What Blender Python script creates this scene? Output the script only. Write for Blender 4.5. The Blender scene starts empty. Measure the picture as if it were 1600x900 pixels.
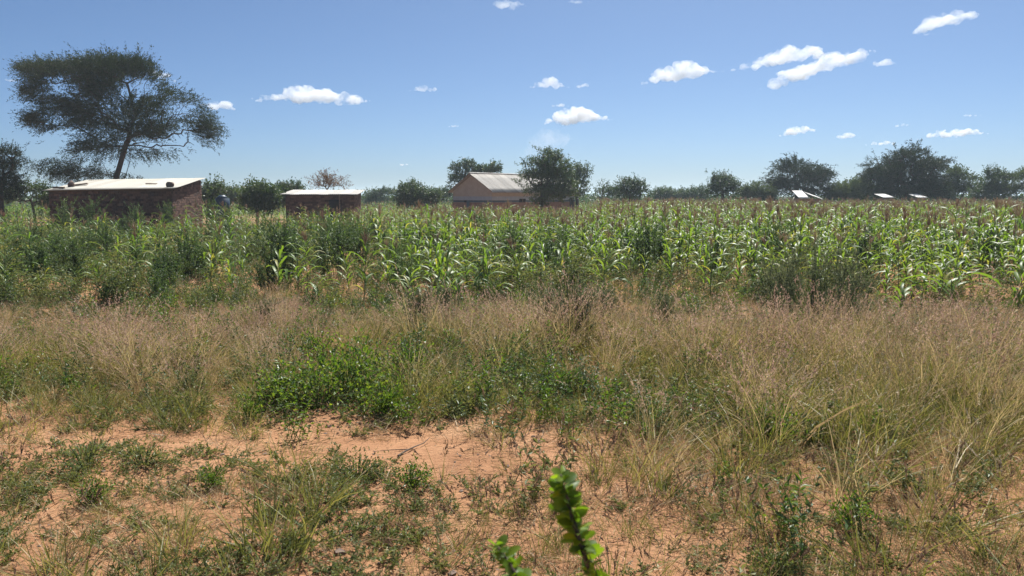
import bpy, bmesh, math, random
import numpy as np
from mathutils import Vector, Matrix, Euler

R = math.radians
random.seed(7)
rng = np.random.default_rng(7)
scene = bpy.context.scene
col = scene.collection

# ------------------------------------------------------------------ camera
CAM_H, FPX, HORIZON = 2.3, 1200.0, 305.0
PITCH = math.atan((450 - HORIZON) / FPX)
cam_d = bpy.data.cameras.new('camera')
cam = bpy.data.objects.new('camera', cam_d)
col.objects.link(cam)
cam_d.sensor_width = 36.0
cam_d.lens = 36.0 * FPX / 1600.0
cam.location = (0, 0, CAM_H)
cam.rotation_euler = (R(90) - PITCH, 0, 0)
cam_d.clip_start = 0.05
cam_d.clip_end = 80000
cam_d.dof.use_dof = True
cam_d.dof.focus_distance = 13.0
cam_d.dof.aperture_fstop = 7.0
scene.camera = cam

# ------------------------------------------------------------------ sky and sun
SUN_AZ, SUN_EL = R(20), R(55)          # azimuth to the right of the view direction (+Y)
world = bpy.data.worlds.new('World')
scene.world = world
world.use_nodes = True
wn = world.node_tree.nodes
wl = world.node_tree.links
wn.clear()
w_out = wn.new('ShaderNodeOutputWorld')
w_bg = wn.new('ShaderNodeBackground')
w_sky = wn.new('ShaderNodeTexSky')
w_sky.sky_type = 'NISHITA'
w_sky.sun_disc = False
w_sky.sun_elevation = SUN_EL
w_sky.sun_rotation = SUN_AZ
w_sky.altitude = 0
w_sky.air_density = 0.55
w_sky.dust_density = 1.2
w_sky.ozone_density = 6.0
w_bg.inputs['Strength'].default_value = 0.058
w_tint = wn.new('ShaderNodeMix'); w_tint.data_type = 'RGBA'; w_tint.blend_type = 'MULTIPLY'
w_tint.inputs[0].default_value = 1.0
w_tint.inputs[7].default_value = (0.80, 0.935, 0.98, 1)     # the clear blue of the day, all over the sky
wl.new(w_sky.outputs[0], w_tint.inputs[6])
wl.new(w_tint.outputs[2], w_bg.inputs['Color'])
wl.new(w_bg.outputs[0], w_out.inputs['Surface'])

sun_d = bpy.data.lights.new('sun', 'SUN')
sun_d.energy = 5.0
sun_d.angle = R(0.53)
sun_d.color = (1.0, 0.965, 0.90)
sun = bpy.data.objects.new('sun', sun_d)
col.objects.link(sun)
sun_vec = Vector((math.sin(SUN_AZ) * math.cos(SUN_EL), math.cos(SUN_AZ) * math.cos(SUN_EL), math.sin(SUN_EL)))
sun.rotation_euler = sun_vec.to_track_quat('Z', 'Y').to_euler()
sun.location = (30, 30, 60)

scene.view_settings.view_transform = 'Standard'
scene.view_settings.look = 'None'
scene.view_settings.exposure = 1.0
scene.view_settings.gamma = 1.0
scene.view_settings.use_curve_mapping = False
scene.render.engine = 'CYCLES'
cy = scene.cycles
cy.max_bounces = 8
cy.diffuse_bounces = 3
cy.glossy_bounces = 2
cy.transmission_bounces = 6
cy.transparent_max_bounces = 8
cy.volume_bounces = 6
cy.use_denoising = True
cy.denoising_prefilter = 'ACCURATE'

# ------------------------------------------------------------------ helpers
def P(px, py, d):
    """a point on the line of sight of a photo pixel, d metres ahead"""
    x = (px - 800) / FPX
    yc = (450 - py) / FPX
    fy = math.cos(PITCH) + yc * math.sin(PITCH)
    fz = -math.sin(PITCH) + yc * math.cos(PITCH)
    s = d / fy
    return Vector((x * s, d, CAM_H + fz * s))

def G(px, py):
    """the ground point seen at a photo pixel"""
    yc = (450 - py) / FPX
    fy = math.cos(PITCH) + yc * math.sin(PITCH)
    fz = -math.sin(PITCH) + yc * math.cos(PITCH)
    s = -CAM_H / fz
    x, y = (px - 800) / FPX * s, fy * s
    return Vector((x, y, float(ground_h(np.array([x]), np.array([y]))[0])))

def proj(x, y, z=0.0):
    dz = z - CAM_H
    fwd = y * math.cos(PITCH) - dz * math.sin(PITCH)
    up = y * math.sin(PITCH) + dz * math.cos(PITCH)
    fwd = np.maximum(fwd, 0.2)
    return 800 + FPX * x / fwd, 450 - FPX * up / fwd

def _hash(ix, iy, seed):
    h = (ix.astype(np.int64) * 374761393 + iy.astype(np.int64) * 668265263 + seed * 1274126177) & 0x7fffffff
    h = ((h ^ (h >> 13)) * 1274126177) & 0x7fffffff
    return ((h ^ (h >> 16)) & 0xffff) / 65535.0

def vnoise(x, y, seed=0):
    x = np.asarray(x, float); y = np.asarray(y, float)
    ix, iy = np.floor(x), np.floor(y)
    fx, fy = x - ix, y - iy
    fx = fx * fx * (3 - 2 * fx); fy = fy * fy * (3 - 2 * fy)
    a = _hash(ix, iy, seed); b = _hash(ix + 1, iy, seed)
    c = _hash(ix, iy + 1, seed); d = _hash(ix + 1, iy + 1, seed)
    return (a * (1 - fx) + b * fx) * (1 - fy) + (c * (1 - fx) + d * fx) * fy

def fbm(x, y, seed=0, o=4):
    v, a, s = 0, 0.5, 0
    for k in range(o):
        v = v + a * vnoise(x * 2 ** k, y * 2 ** k, seed + k); s += a; a *= 0.5
    return v / s

ROW_DIR = R(-17)                         # maize rows run away to the left
def row_uv(x, y):
    """across-row and along-row coordinates of the field"""
    c, s = math.cos(ROW_DIR), math.sin(ROW_DIR)
    return x * c - y * s, x * s + y * c
ROW_GAP = 0.85

def field_front(x):
    return 16.3 + 0.9 * np.sin(x * 0.35 + 0.6) + 0.5 * np.sin(x * 0.9) + 2.6 * (vnoise(x * 0.8 + 40, x * 0.0, 13) - 0.5)

def ground_h(x, y):
    h = 0.10 * (fbm(x * 0.22, y * 0.22, 3) - 0.5)
    near = np.clip((60 - np.hypot(x, y)) / 40, 0, 1)
    h = h + near * (0.07 * (fbm(x * 1.1, y * 1.1, 11) - 0.5) + 0.035 * (fbm(x * 5, y * 5, 23) - 0.5))
    u, v = row_uv(x, y)
    inf = np.clip((y - field_front(x)) / 1.0, 0, 1) * near
    h = h + inf * (0.07 * np.cos(u / ROW_GAP * 2 * math.pi) + 0.05 * (fbm(x * 4, y * 4, 31) - 0.5))
    # the footpath is worn a little below its edges
    pathc = 7.4 + 0.12 * np.sin(x * 0.9)
    h = h - 0.035 * np.exp(-((y - pathc) / 0.42) ** 2) * np.clip((1.4 - x) / 1.2, 0, 1)
    return h

def tag(o, label=None, cat=None, group=None, kind=None):
    if label: o['label'] = label
    if cat: o['category'] = cat
    if group: o['group'] = group
    if kind: o['kind'] = kind
    return o

def empty(name, loc, rz=0.0):
    o = bpy.data.objects.new(name, None)
    o.empty_display_size = 0.2
    col.objects.link(o)
    o.location = loc
    o.rotation_euler = (0, 0, rz)
    return o

class MB:
    """collects vertices and faces"""
    def __init__(self):
        self.v, self.f, self.n = [], [], 0
    def add(self, v, f):
        v = np.asarray(v, float)
        self.v.append(v)
        for a in f: self.f.append(tuple(int(i) + self.n for i in a))
        self.n += len(v)
    def add_arr(self, v, fa):
        v = np.asarray(v, float).reshape(-1, 3)
        self.v.append(v)
        self.f.extend(map(tuple, (np.asarray(fa) + self.n).tolist()))
        self.n += len(v)
    def box(self, c, s, rz=0.0, jitter=0.0):
        x, y, z = s[0] / 2, s[1] / 2, s[2] / 2
        v = np.array([(-x, -y, -z), (x, -y, -z), (x, y, -z), (-x, y, -z), (-x, -y, z), (x, -y, z), (x, y, z), (-x, y, z)])
        if jitter: v = v + rng.normal(0, jitter, v.shape)
        if rz:
            cs, sn = math.cos(rz), math.sin(rz)
            v = np.stack([v[:, 0] * cs - v[:, 1] * sn, v[:, 0] * sn + v[:, 1] * cs, v[:, 2]], 1)
        self.add(v + np.asarray(c, float), [(0, 3, 2, 1), (4, 5, 6, 7), (0, 1, 5, 4), (1, 2, 6, 5), (2, 3, 7, 6), (3, 0, 4, 7)])
    def tube(self, pts, rad, sides=6, cap=True):
        pts = [Vector(p) for p in pts]
        n = len(pts)
        t0 = (pts[1] - pts[0]).normalized()
        ref = Vector((1, 0, 0)) if abs(t0.x) < 0.8 else Vector((0, 1, 0))
        vs, fs = [], []
        for i, p in enumerate(pts):
            t = (pts[min(i + 1, n - 1)] - pts[max(i - 1, 0)])
            t = t.normalized() if t.length > 1e-9 else t0
            a = t.cross(ref)
            a = a.normalized() if a.length > 1e-6 else Vector((1, 0, 0))
            b = t.cross(a)
            r = rad[i] if hasattr(rad, '__len__') else rad
            for k in range(sides):
                an = 2 * math.pi * k / sides
                vs.append(p + a * (r * math.cos(an)) + b * (r * math.sin(an)))
        for i in range(n - 1):
            for k in range(sides):
                k2 = (k + 1) % sides
                fs.append((i * sides + k, i * sides + k2, (i + 1) * sides + k2, (i + 1) * sides + k))
        if cap:
            fs.append(tuple(range(sides))[::-1]); fs.append(tuple((n - 1) * sides + k for k in range(sides)))
        self.add([tuple(v) for v in vs], fs)
    def mesh(self, name, mat, smooth=False):
        me = bpy.data.meshes.new(name)
        v = np.concatenate(self.v) if self.v else np.zeros((0, 3))
        me.from_pydata(v.tolist(), [], self.f)
        me.materials.append(mat)
        if smooth: me.polygons.foreach_set('use_smooth', np.ones(len(me.polygons), bool))
        me.update()
        return me
    def build(self, name, mat, parent=None, smooth=False):
        o = bpy.data.objects.new(name, self.mesh(name, mat, smooth))
        col.objects.link(o)
        if parent: o.parent = parent
        return o

def put(name, me, parent=None, mat4=None):
    o = bpy.data.objects.new(name, me)
    col.objects.link(o)
    if parent: o.parent = parent
    if mat4 is not None: o.matrix_basis = mat4
    return o

def copy_tree(o, parent=None):
    c = o.copy()
    col.objects.link(c)
    c.parent = parent
    for ch in o.children: copy_tree(ch, c)
    return c

def unit(a):
    return a / np.maximum(np.linalg.norm(a, axis=1, keepdims=True), 1e-9)

def leaf_quads(mb, c, d, n, L, W, fold=0.12):
    """diamond leaves: c base, d direction, n normal, L length, W width (arrays)"""
    c = np.asarray(c, float); d = unit(np.asarray(d, float)); n = np.asarray(n, float)
    s = unit(np.cross(d, n)); n = unit(np.cross(s, d))
    L = np.broadcast_to(np.asarray(L, float), (len(c),))[:, None]
    W = np.broadcast_to(np.asarray(W, float), (len(c),))[:, None]
    m = c + d * L * 0.45
    v = np.stack([c, m + s * W / 2 + n * L * fold, c + d * L - n * L * fold * 0.6, m - s * W / 2 + n * L * fold], 1).reshape(-1, 3)
    i = np.arange(len(c))[:, None] * 4
    mb.add_arr(v, np.concatenate([i + np.array([[0, 1, 2]]), i + np.array([[0, 2, 3]])]))

def rand_dirs(n, up=0.0):
    a = rng.normal(0, 1, (n, 3)); a[:, 2] += up
    return unit(a)

# ------------------------------------------------------------------ materials
def new_mat(name):
    m = bpy.data.materials.new(name)
    m.use_nodes = True
    nt = m.node_tree
    nt.nodes.clear()
    out = nt.nodes.new('ShaderNodeOutputMaterial')
    return m, nt, out

def ramp(nt, stops, src=None):
    r = nt.nodes.new('ShaderNodeValToRGB')
    el = r.color_ramp.elements
    while len(el) > 1: el.remove(el[-1])
    el[0].position = stops[0][0]; el[0].color = (*stops[0][1], 1)
    for p, c in stops[1:]:
        e = el.new(p); e.color = (*c, 1)
    if src is not None: nt.links.new(src, r.inputs[0])
    return r

def foliage(name, stops, rough=0.5, trans=0.4, spec=0.4, tint=(1.15, 1.12, 0.6), obj_var=0.35):
    """leaf stuff: colour varies leaf by leaf and plant by plant; light passes through"""
    m, nt, out = new_mat(name)
    N, Lk = nt.nodes.new, nt.links.new
    geo = N('ShaderNodeNewGeometry'); oi = N('ShaderNodeObjectInfo')
    mx = N('ShaderNodeMath'); mx.operation = 'MULTIPLY_ADD'
    Lk(oi.outputs['Random'], mx.inputs[0]); mx.inputs[1].default_value = obj_var
    sc = N('ShaderNodeMath'); sc.operation = 'MULTIPLY'; sc.inputs[1].default_value = 1 - obj_var
    Lk(geo.outputs['Random Per Island'], sc.inputs[0]); Lk(sc.outputs[0], mx.inputs[2])
    r = ramp(nt, stops, mx.outputs[0])
    b = N('ShaderNodeBsdfPrincipled')
    b.inputs['Roughness'].default_value = rough
    b.inputs['Specular IOR Level'].default_value = spec
    Lk(r.outputs[0], b.inputs['Base Color'])
    t = N('ShaderNodeBsdfTranslucent')
    mul = N('ShaderNodeMix'); mul.data_type = 'RGBA'; mul.blend_type = 'MULTIPLY'; mul.inputs[0].default_value = 1
    Lk(r.outputs[0], mul.inputs[6]); mul.inputs[7].default_value = (*tint, 1)
    Lk(mul.outputs[2], t.inputs['Color'])
    ms = N('ShaderNodeMixShader'); ms.inputs[0].default_value = trans
    Lk(b.outputs[0], ms.inputs[1]); Lk(t.outputs[0], ms.inputs[2])
    Lk(ms.outputs[0], out.inputs['Surface'])
    return m

def solid(name, c1, c2, scale=6.0, rough=0.85, bump=0.3, spec=0.3, metal=0.0, detail=6.0):
    m, nt, out = new_mat(name)
    N, Lk = nt.nodes.new, nt.links.new
    tc = N('ShaderNodeTexCoord')
    nz = N('ShaderNodeTexNoise'); nz.inputs['Scale'].default_value = scale; nz.inputs['Detail'].default_value = detail
    nz.inputs['Roughness'].default_value = 0.65
    Lk(tc.outputs['Object'], nz.inputs['Vector'])
    r = ramp(nt, [(0.3, c1), (0.72, c2)], nz.outputs['Fac'])
    b = N('ShaderNodeBsdfPrincipled')
    b.inputs['Roughness'].default_value = rough; b.inputs['Metallic'].default_value = metal
    b.inputs['Specular IOR Level'].default_value = spec
    Lk(r.outputs[0], b.inputs['Base Color'])
    bp = N('ShaderNodeBump'); bp.inputs['Strength'].default_value = bump; bp.inputs['Distance'].default_value = 0.02
    Lk(nz.outputs['Fac'], bp.inputs['Height']); Lk(bp.outputs[0], b.inputs['Normal'])
    Lk(b.outputs[0], out.inputs['Surface'])
    return m

def brick_mat(name, stops):
    m, nt, out = new_mat(name)
    N, Lk = nt.nodes.new, nt.links.new
    geo = N('ShaderNodeNewGeometry')
    r = ramp(nt, stops, geo.outputs['Random Per Island'])
    tc = N('ShaderNodeTexCoord'); nz = N('ShaderNodeTexNoise'); nz.inputs['Scale'].default_value = 14; nz.inputs['Detail'].default_value = 5
    Lk(tc.outputs['Object'], nz.inputs['Vector'])
    mul = N('ShaderNodeMix'); mul.data_type = 'RGBA'; mul.blend_type = 'OVERLAY'; mul.inputs[0].default_value = 0.5
    Lk(r.outputs[0], mul.inputs[6]); Lk(nz.outputs['Fac'], mul.inputs[7])
    b = N('ShaderNodeBsdfPrincipled'); b.inputs['Roughness'].default_value = 0.9; b.inputs['Specular IOR Level'].default_value = 0.2
    Lk(mul.outputs[2], b.inputs['Base Color']); Lk(b.outputs[0], out.inputs['Surface'])
    return m

def tin_mat(name, base, rust, amount=0.5, rough=0.45, metal=0.25):
    m, nt, out = new_mat(name)
    N, Lk = nt.nodes.new, nt.links.new
    tc = N('ShaderNodeTexCoord'); oi = N('ShaderNodeObjectInfo')
    nz = N('ShaderNodeTexNoise'); nz.inputs['Scale'].default_value = 1.6; nz.inputs['Detail'].default_value = 7; nz.inputs['Roughness'].default_value = 0.7
    mp = N('ShaderNodeMapping'); mp.inputs['Scale'].default_value = (1.0, 0.35, 1.0)
    Lk(tc.outputs['Object'], mp.inputs[0]); Lk(mp.outputs[0], nz.inputs['Vector'])
    r = ramp(nt, [(amount, base), (amount + 0.22, rust)], nz.outputs['Fac'])
    hv = N('ShaderNodeHueSaturation')
    mr = N('ShaderNodeMapRange'); mr.inputs[3].default_value = 0.72; mr.inputs[4].default_value = 1.1
    Lk(oi.outputs['Random'], mr.inputs[0]); Lk(mr.outputs[0], hv.inputs['Value']); Lk(r.outputs[0], hv.inputs['Color'])
    b = N('ShaderNodeBsdfPrincipled'); b.inputs['Roughness'].default_value = rough; b.inputs['Metallic'].default_value = metal
    Lk(hv.outputs[0], b.inputs['Base Color']); Lk(b.outputs[0], out.inputs['Surface'])
    return m

def soil_mat():
    m, nt, out = new_mat('sandy_soil')
    N, Lk = nt.nodes.new, nt.links.new
    tc = N('ShaderNodeTexCoord')
    n1 = N('ShaderNodeTexNoise'); n1.inputs['Scale'].default_value = 0.9; n1.inputs['Detail'].default_value = 8; n1.inputs['Roughness'].default_value = 0.7
    n2 = N('ShaderNodeTexNoise'); n2.inputs['Scale'].default_value = 22; n2.inputs['Detail'].default_value = 8; n2.inputs['Roughness'].default_value = 0.75
    n3 = N('ShaderNodeTexVoronoi'); n3.inputs['Scale'].default_value = 34
    mp = N('ShaderNodeMapping'); mp.inputs['Scale'].default_value = (0.55, 1.3, 1)
    Lk(tc.outputs['Object'], n1.inputs['Vector']); Lk(tc.outputs['Object'], mp.inputs[0]); Lk(mp.outputs[0], n2.inputs['Vector']); Lk(tc.outputs['Object'], n3.inputs['Vector'])
    r1 = ramp(nt, [(0.30, (0.24, 0.118, 0.06)), (0.52, (0.335, 0.178, 0.094)), (0.75, (0.43, 0.255, 0.145))], n1.outputs['Fac'])
    r2 = ramp(nt, [(0.28, (0.55, 0.5, 0.45)), (0.5, (1, 1, 1)), (0.8, (1.18, 1.15, 1.1))], n2.outputs['Fac'])
    mul = N('ShaderNodeMix'); mul.data_type = 'RGBA'; mul.blend_type = 'MULTIPLY'; mul.inputs[0].default_value = 0.85
    Lk(r1.outputs[0], mul.inputs[6]); Lk(r2.outputs[0], mul.inputs[7])
    b = N('ShaderNodeBsdfPrincipled'); b.inputs['Roughness'].default_value = 0.95; b.inputs['Specular IOR Level'].default_value = 0.15
    # beyond the field the land is covered with grass and scrub
    ln = N('ShaderNodeVectorMath'); ln.operation = 'LENGTH'; Lk(tc.outputs['Object'], ln.inputs[0])
    far_ = N('ShaderNodeMapRange'); far_.inputs[1].default_value = 70; far_.inputs[2].default_value = 105; Lk(ln.outputs['Value'], far_.inputs[0])
    n4 = N('ShaderNodeTexNoise'); n4.inputs['Scale'].default_value = 0.05; n4.inputs['Detail'].default_value = 9; Lk(tc.outputs['Object'], n4.inputs['Vector'])
    r4 = ramp(nt, [(0.35, (0.05, 0.075, 0.025)), (0.6, (0.10, 0.11, 0.045)), (0.8, (0.20, 0.15, 0.08))], n4.outputs['Fac'])
    mf = N('ShaderNodeMix'); mf.data_type = 'RGBA'; Lk(far_.outputs[0], mf.inputs[0]); Lk(mul.outputs[2], mf.inputs[6]); Lk(r4.outputs[0], mf.inputs[7])
    Lk(mf.outputs[2], b.inputs['Base Color'])
    bp = N('ShaderNodeBump'); bp.inputs['Strength'].default_value = 0.8; bp.inputs['Distance'].default_value = 0.03
    ad = N('ShaderNodeMath'); ad.operation = 'MULTIPLY_ADD'; ad.inputs[1].default_value = 0.25
    Lk(n3.outputs['Distance'], ad.inputs[0]); Lk(n2.outputs['Fac'], ad.inputs[2])
    Lk(ad.outputs[0], bp.inputs['Height']); Lk(bp.outputs[0], b.inputs['Normal'])
    Lk(b.outputs[0], out.inputs['Surface'])
    return m

M = {}
M['soil'] = soil_mat()
M['bark'] = solid('dark_bark', (0.035, 0.028, 0.022), (0.10, 0.08, 0.06), 9, 0.95, 0.6)
M['twig'] = solid('dry_twig', (0.06, 0.045, 0.035), (0.16, 0.12, 0.09), 20, 0.9, 0.3)
M['stem_green'] = solid('green_stem', (0.05, 0.09, 0.025), (0.11, 0.15, 0.05), 15, 0.7, 0.2)
M['pale_acacia'] = foliage('pale_acacia_leaf', [(0, (0.045, 0.075, 0.03)), (0.5, (0.075, 0.11, 0.045)), (1, (0.12, 0.15, 0.065))], 0.6, 0.35, 0.25)
M['acacia'] = foliage('acacia_leaf', [(0, (0.014, 0.03, 0.015)), (0.5, (0.028, 0.05, 0.023)), (1, (0.055, 0.08, 0.034))], 0.6, 0.2, 0.2)
M['tree_leaf'] = foliage('broad_leaf', [(0, (0.022, 0.05, 0.015)), (0.5, (0.045, 0.085, 0.025)), (1, (0.09, 0.13, 0.045))], 0.45, 0.35, 0.4)
M['dry_leaf_tree'] = foliage('withered_leaf', [(0, (0.14, 0.08, 0.05)), (0.6, (0.20, 0.12, 0.08)), (1, (0.10, 0.11, 0.05))], 0.7, 0.3, 0.2)
M['maize_leaf'] = foliage('maize_blade', [(0, (0.05, 0.11, 0.025)), (0.5, (0.10, 0.18, 0.035)), (1, (0.20, 0.26, 0.06))], 0.46, 0.5, 0.38, (1.5, 1.4, 0.5), 0.35)
M['maize_yellow'] = foliage('maize_yellowed_blade', [(0, (0.20, 0.24, 0.05)), (0.6, (0.30, 0.31, 0.08)), (1, (0.38, 0.34, 0.13))], 0.5, 0.5, 0.3, (1.3, 1.2, 0.5))
M['maize_dry'] = foliage('maize_dry_blade', [(0, (0.30, 0.22, 0.10)), (0.6, (0.40, 0.31, 0.16)), (1, (0.26, 0.26, 0.09))], 0.6, 0.4, 0.3, (1, 0.9, 0.7))
M['maize_stalk'] = solid('maize_stalk', (0.07, 0.12, 0.03), (0.15, 0.18, 0.06), 6, 0.5, 0.1)
M['tassel'] = foliage('maize_tassel', [(0, (0.22, 0.14, 0.115)), (0.5, (0.33, 0.235, 0.17)), (1, (0.46, 0.37, 0.24))], 0.7, 0.35, 0.2, (1, 0.9, 0.8), 0.6)
M['dry_grass'] = foliage('dry_grass', [(0, (0.24, 0.17, 0.10)), (0.4, (0.42, 0.32, 0.18)), (0.75, (0.57, 0.47, 0.27)), (1, (0.35, 0.33, 0.13))], 0.5, 0.42, 0.35, (1, 0.92, 0.75), 0.5)
M['panicle'] = foliage('grass_panicle', [(0, (0.30, 0.18, 0.15)), (0.5, (0.46, 0.335, 0.26)), (1, (0.62, 0.50, 0.37))], 0.7, 0.45, 0.2, (1, 0.9, 0.85), 0.6)
M['olive_grass'] = foliage('olive_grass', [(0, (0.09, 0.115, 0.035)), (0.5, (0.18, 0.19, 0.06)), (1, (0.36, 0.31, 0.14))], 0.5, 0.4, 0.35, (1.1, 1.05, 0.55), 0.5)
M['straw'] = foliage('straw', [(0, (0.22, 0.15, 0.09)), (0.5, (0.42, 0.31, 0.19)), (1, (0.60, 0.50, 0.32))], 0.6, 0.25, 0.35, (1, 0.92, 0.75), 0.3)
M['pale_head'] = foliage('pale_seed_head', [(0, (0.40, 0.33, 0.22)), (1, (0.62, 0.55, 0.42))], 0.6, 0.4, 0.3, (1, 0.95, 0.85))
M['spike'] = foliage('brown_spike', [(0, (0.16, 0.10, 0.07)), (0.6, (0.30, 0.21, 0.14)), (1, (0.44, 0.34, 0.24))], 0.6, 0.35, 0.3, (1, 0.9, 0.75))
M['weed'] = foliage('weed_leaf', [(0, (0.08, 0.11, 0.045)), (0.5, (0.14, 0.17, 0.065)), (0.8, (0.20, 0.21, 0.09)), (1, (0.32, 0.25, 0.13))], 0.5, 0.4, 0.35, (1.2, 1.15, 0.6), 0.5)
M['bush_leaf'] = foliage('bush_leaf', [(0, (0.045, 0.10, 0.022)), (0.5, (0.085, 0.155, 0.032)), (1, (0.20, 0.26, 0.055))], 0.42, 0.48, 0.4, (1.35, 1.3, 0.4), 0.1)
M['grey_weed'] = foliage('grey_green_weed', [(0, (0.085, 0.10, 0.065)), (0.6, (0.15, 0.17, 0.105)), (1, (0.28, 0.26, 0.17))], 0.6, 0.42, 0.3, (1.05, 1.05, 0.75), 0.3)
M['dark_weed'] = foliage('dark_green_weed', [(0, (0.045, 0.085, 0.035)), (0.6, (0.08, 0.135, 0.05)), (1, (0.15, 0.19, 0.07))], 0.5, 0.38, 0.45, (1.1, 1.1, 0.6), 0.3)
M['shoot_leaf'] = foliage('shoot_leaf', [(0, (0.06, 0.12, 0.025)), (0.5, (0.11, 0.20, 0.03)), (1, (0.24, 0.34, 0.05))], 0.45, 0.58, 0.35, (1.5, 1.4, 0.3), 0.8)
M['brick'] = brick_mat('mud_brick', [(0, (0.058, 0.037, 0.03)), (0.5, (0.092, 0.056, 0.044)), (1, (0.16, 0.10, 0.076))])
M['mortar'] = solid('mud_mortar', (0.07, 0.048, 0.038), (0.12, 0.08, 0.06), 8, 0.95, 0.3)
M['tin'] = tin_mat('bright_tin', (0.29, 0.27, 0.22), (0.18, 0.145, 0.105), 0.55, 0.6, 0.0)
M['tin_old'] = tin_mat('old_tin', (0.33, 0.31, 0.28), (0.23, 0.195, 0.16), 0.45, 0.65, 0.0)
M['tin_white'] = tin_mat('white_tin', (0.42, 0.42, 0.41), (0.27, 0.25, 0.23), 0.45, 0.6, 0.0)
M['plaster'] = solid('tan_plaster', (0.32, 0.28, 0.23), (0.40, 0.355, 0.295), 2.5, 0.9, 0.15)
M['band'] = solid('blue_grey_paint', (0.26, 0.30, 0.34), (0.34, 0.38, 0.42), 3, 0.8, 0.1)
M['plinth'] = solid('red_plinth', (0.19, 0.11, 0.08), (0.28, 0.17, 0.12), 4, 0.9, 0.2)
M['door_blue'] = solid('dark_blue', (0.05, 0.08, 0.10), (0.08, 0.11, 0.14), 5, 0.5, 0.05)
M['dark'] = solid('dark_room', (0.015, 0.014, 0.013), (0.03, 0.028, 0.025), 3, 0.9, 0.0)
M['timber'] = solid('weathered_timber', (0.10, 0.07, 0.05), (0.22, 0.16, 0.11), 12, 0.9, 0.3)
M['stone'] = solid('dark_stone', (0.10, 0.07, 0.055), (0.22, 0.16, 0.13), 8, 0.9, 0.5)
M['drum'] = solid('blue_drum', (0.02, 0.04, 0.07), (0.03, 0.06, 0.10), 4, 0.5, 0.05)
M['hill'] = solid('far_hill', (0.06, 0.08, 0.05), (0.12, 0.12, 0.07), 0.02, 0.95, 0.0)

# ------------------------------------------------------------------ ground
def axis(segs, grow, far):
    a = [segs[0][0]]
    for lo, hi, st in segs:
        n = max(1, int(round((hi - lo) / st)))
        a += list(np.linspace(lo, hi, n + 1)[1:])
    st = segs[-1][2]
    while a[-1] < far:
        st *= grow; a.append(a[-1] + st)
    return a
ypos = axis([(3.6, 9.0, 0.045), (9.0, 22.0, 0.09)], 1.09, 7500)
yneg = [3.6 - 0.2 * 1.35 ** k for k in range(0, 24)]
ys = np.array(sorted(yneg) + ypos)
xpos = axis([(0, 6.0, 0.055), (6.0, 14.0, 0.12)], 1.10, 7500)
xs = np.array([-v for v in xpos[:0:-1]] + xpos)
X, Y = np.meshgrid(xs, ys)
Z = ground_h(X, Y)
# small crumbs and scuffs close to the camera
near_w = np.clip((12 - np.hypot(X, Y)) / 4, 0, 1)
Z = Z + near_w * (0.022 * (fbm(X * 9, Y * 14, 77, 3) - 0.5) + 0.012 * (vnoise(X * 30, Y * 30, 5) - 0.5))
V = np.stack([X, Y, Z], 2).reshape(-1, 3)
ny, nx = X.shape
idx = np.arange(ny * nx).reshape(ny, nx)
F = np.stack([idx[:-1, :-1], idx[:-1, 1:], idx[1:, 1:], idx[1:, :-1]], 2).reshape(-1, 4)
gb = MB(); gb.add_arr(V, F)
ground = gb.build('ground', M['soil'], None, True)
tag(ground, 'sandy orange soil with a worn footpath across it', kind='structure')

hb = MB()
hx = np.linspace(-1, 1, 40)
for k, (cx, w, h) in enumerate([(P(568, 305, 6000).x, 420, 52)]):
    prof = h * np.exp(-(hx * 2.0) ** 2) * (1 + 0.15 * np.sin(hx * 9))
    ring = []
    for j, yy in enumerate(np.linspace(-1, 1, 9)):
        fall = math.cos(yy * math.pi / 2) ** 1.2 if abs(yy) < 1 else 0
        ring.append(np.stack([cx + hx * w * 1.6, np.full(40, 6000 + yy * 300), prof * fall - 1.0], 1))
    ring = np.array(ring)
    ii = np.arange(9 * 40).reshape(9, 40)
    hb.add_arr(ring.reshape(-1, 3), np.stack([ii[:-1, :-1], ii[:-1, 1:], ii[1:, 1:], ii[1:, :-1]], 2).reshape(-1, 4))
hill = hb.build('hill', M['hill'], None, True)
tag(hill, 'low blue hill far off on the horizon', kind='structure')

# the hazy air over the land, up to just above the tallest tree
hz = MB(); hz.box((0, 0, 8.0), (17000, 17000, 20.0))
hm, hnt, hout = new_mat('hazy_air')
hv_ = hnt.nodes.new('ShaderNodeVolumePrincipled')
hv_.inputs['Color'].default_value = (0.72, 0.87, 1.0, 1)
hv_.inputs['Density'].default_value = 0.00045
hv_.inputs['Anisotropy'].default_value = 0.3
hnt.links.new(hv_.outputs[0], hout.inputs['Volume'])
haze = hz.build('haze', hm)
tag(haze, 'thin pale haze in the air over the field', 'haze', kind='stuff')

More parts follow.
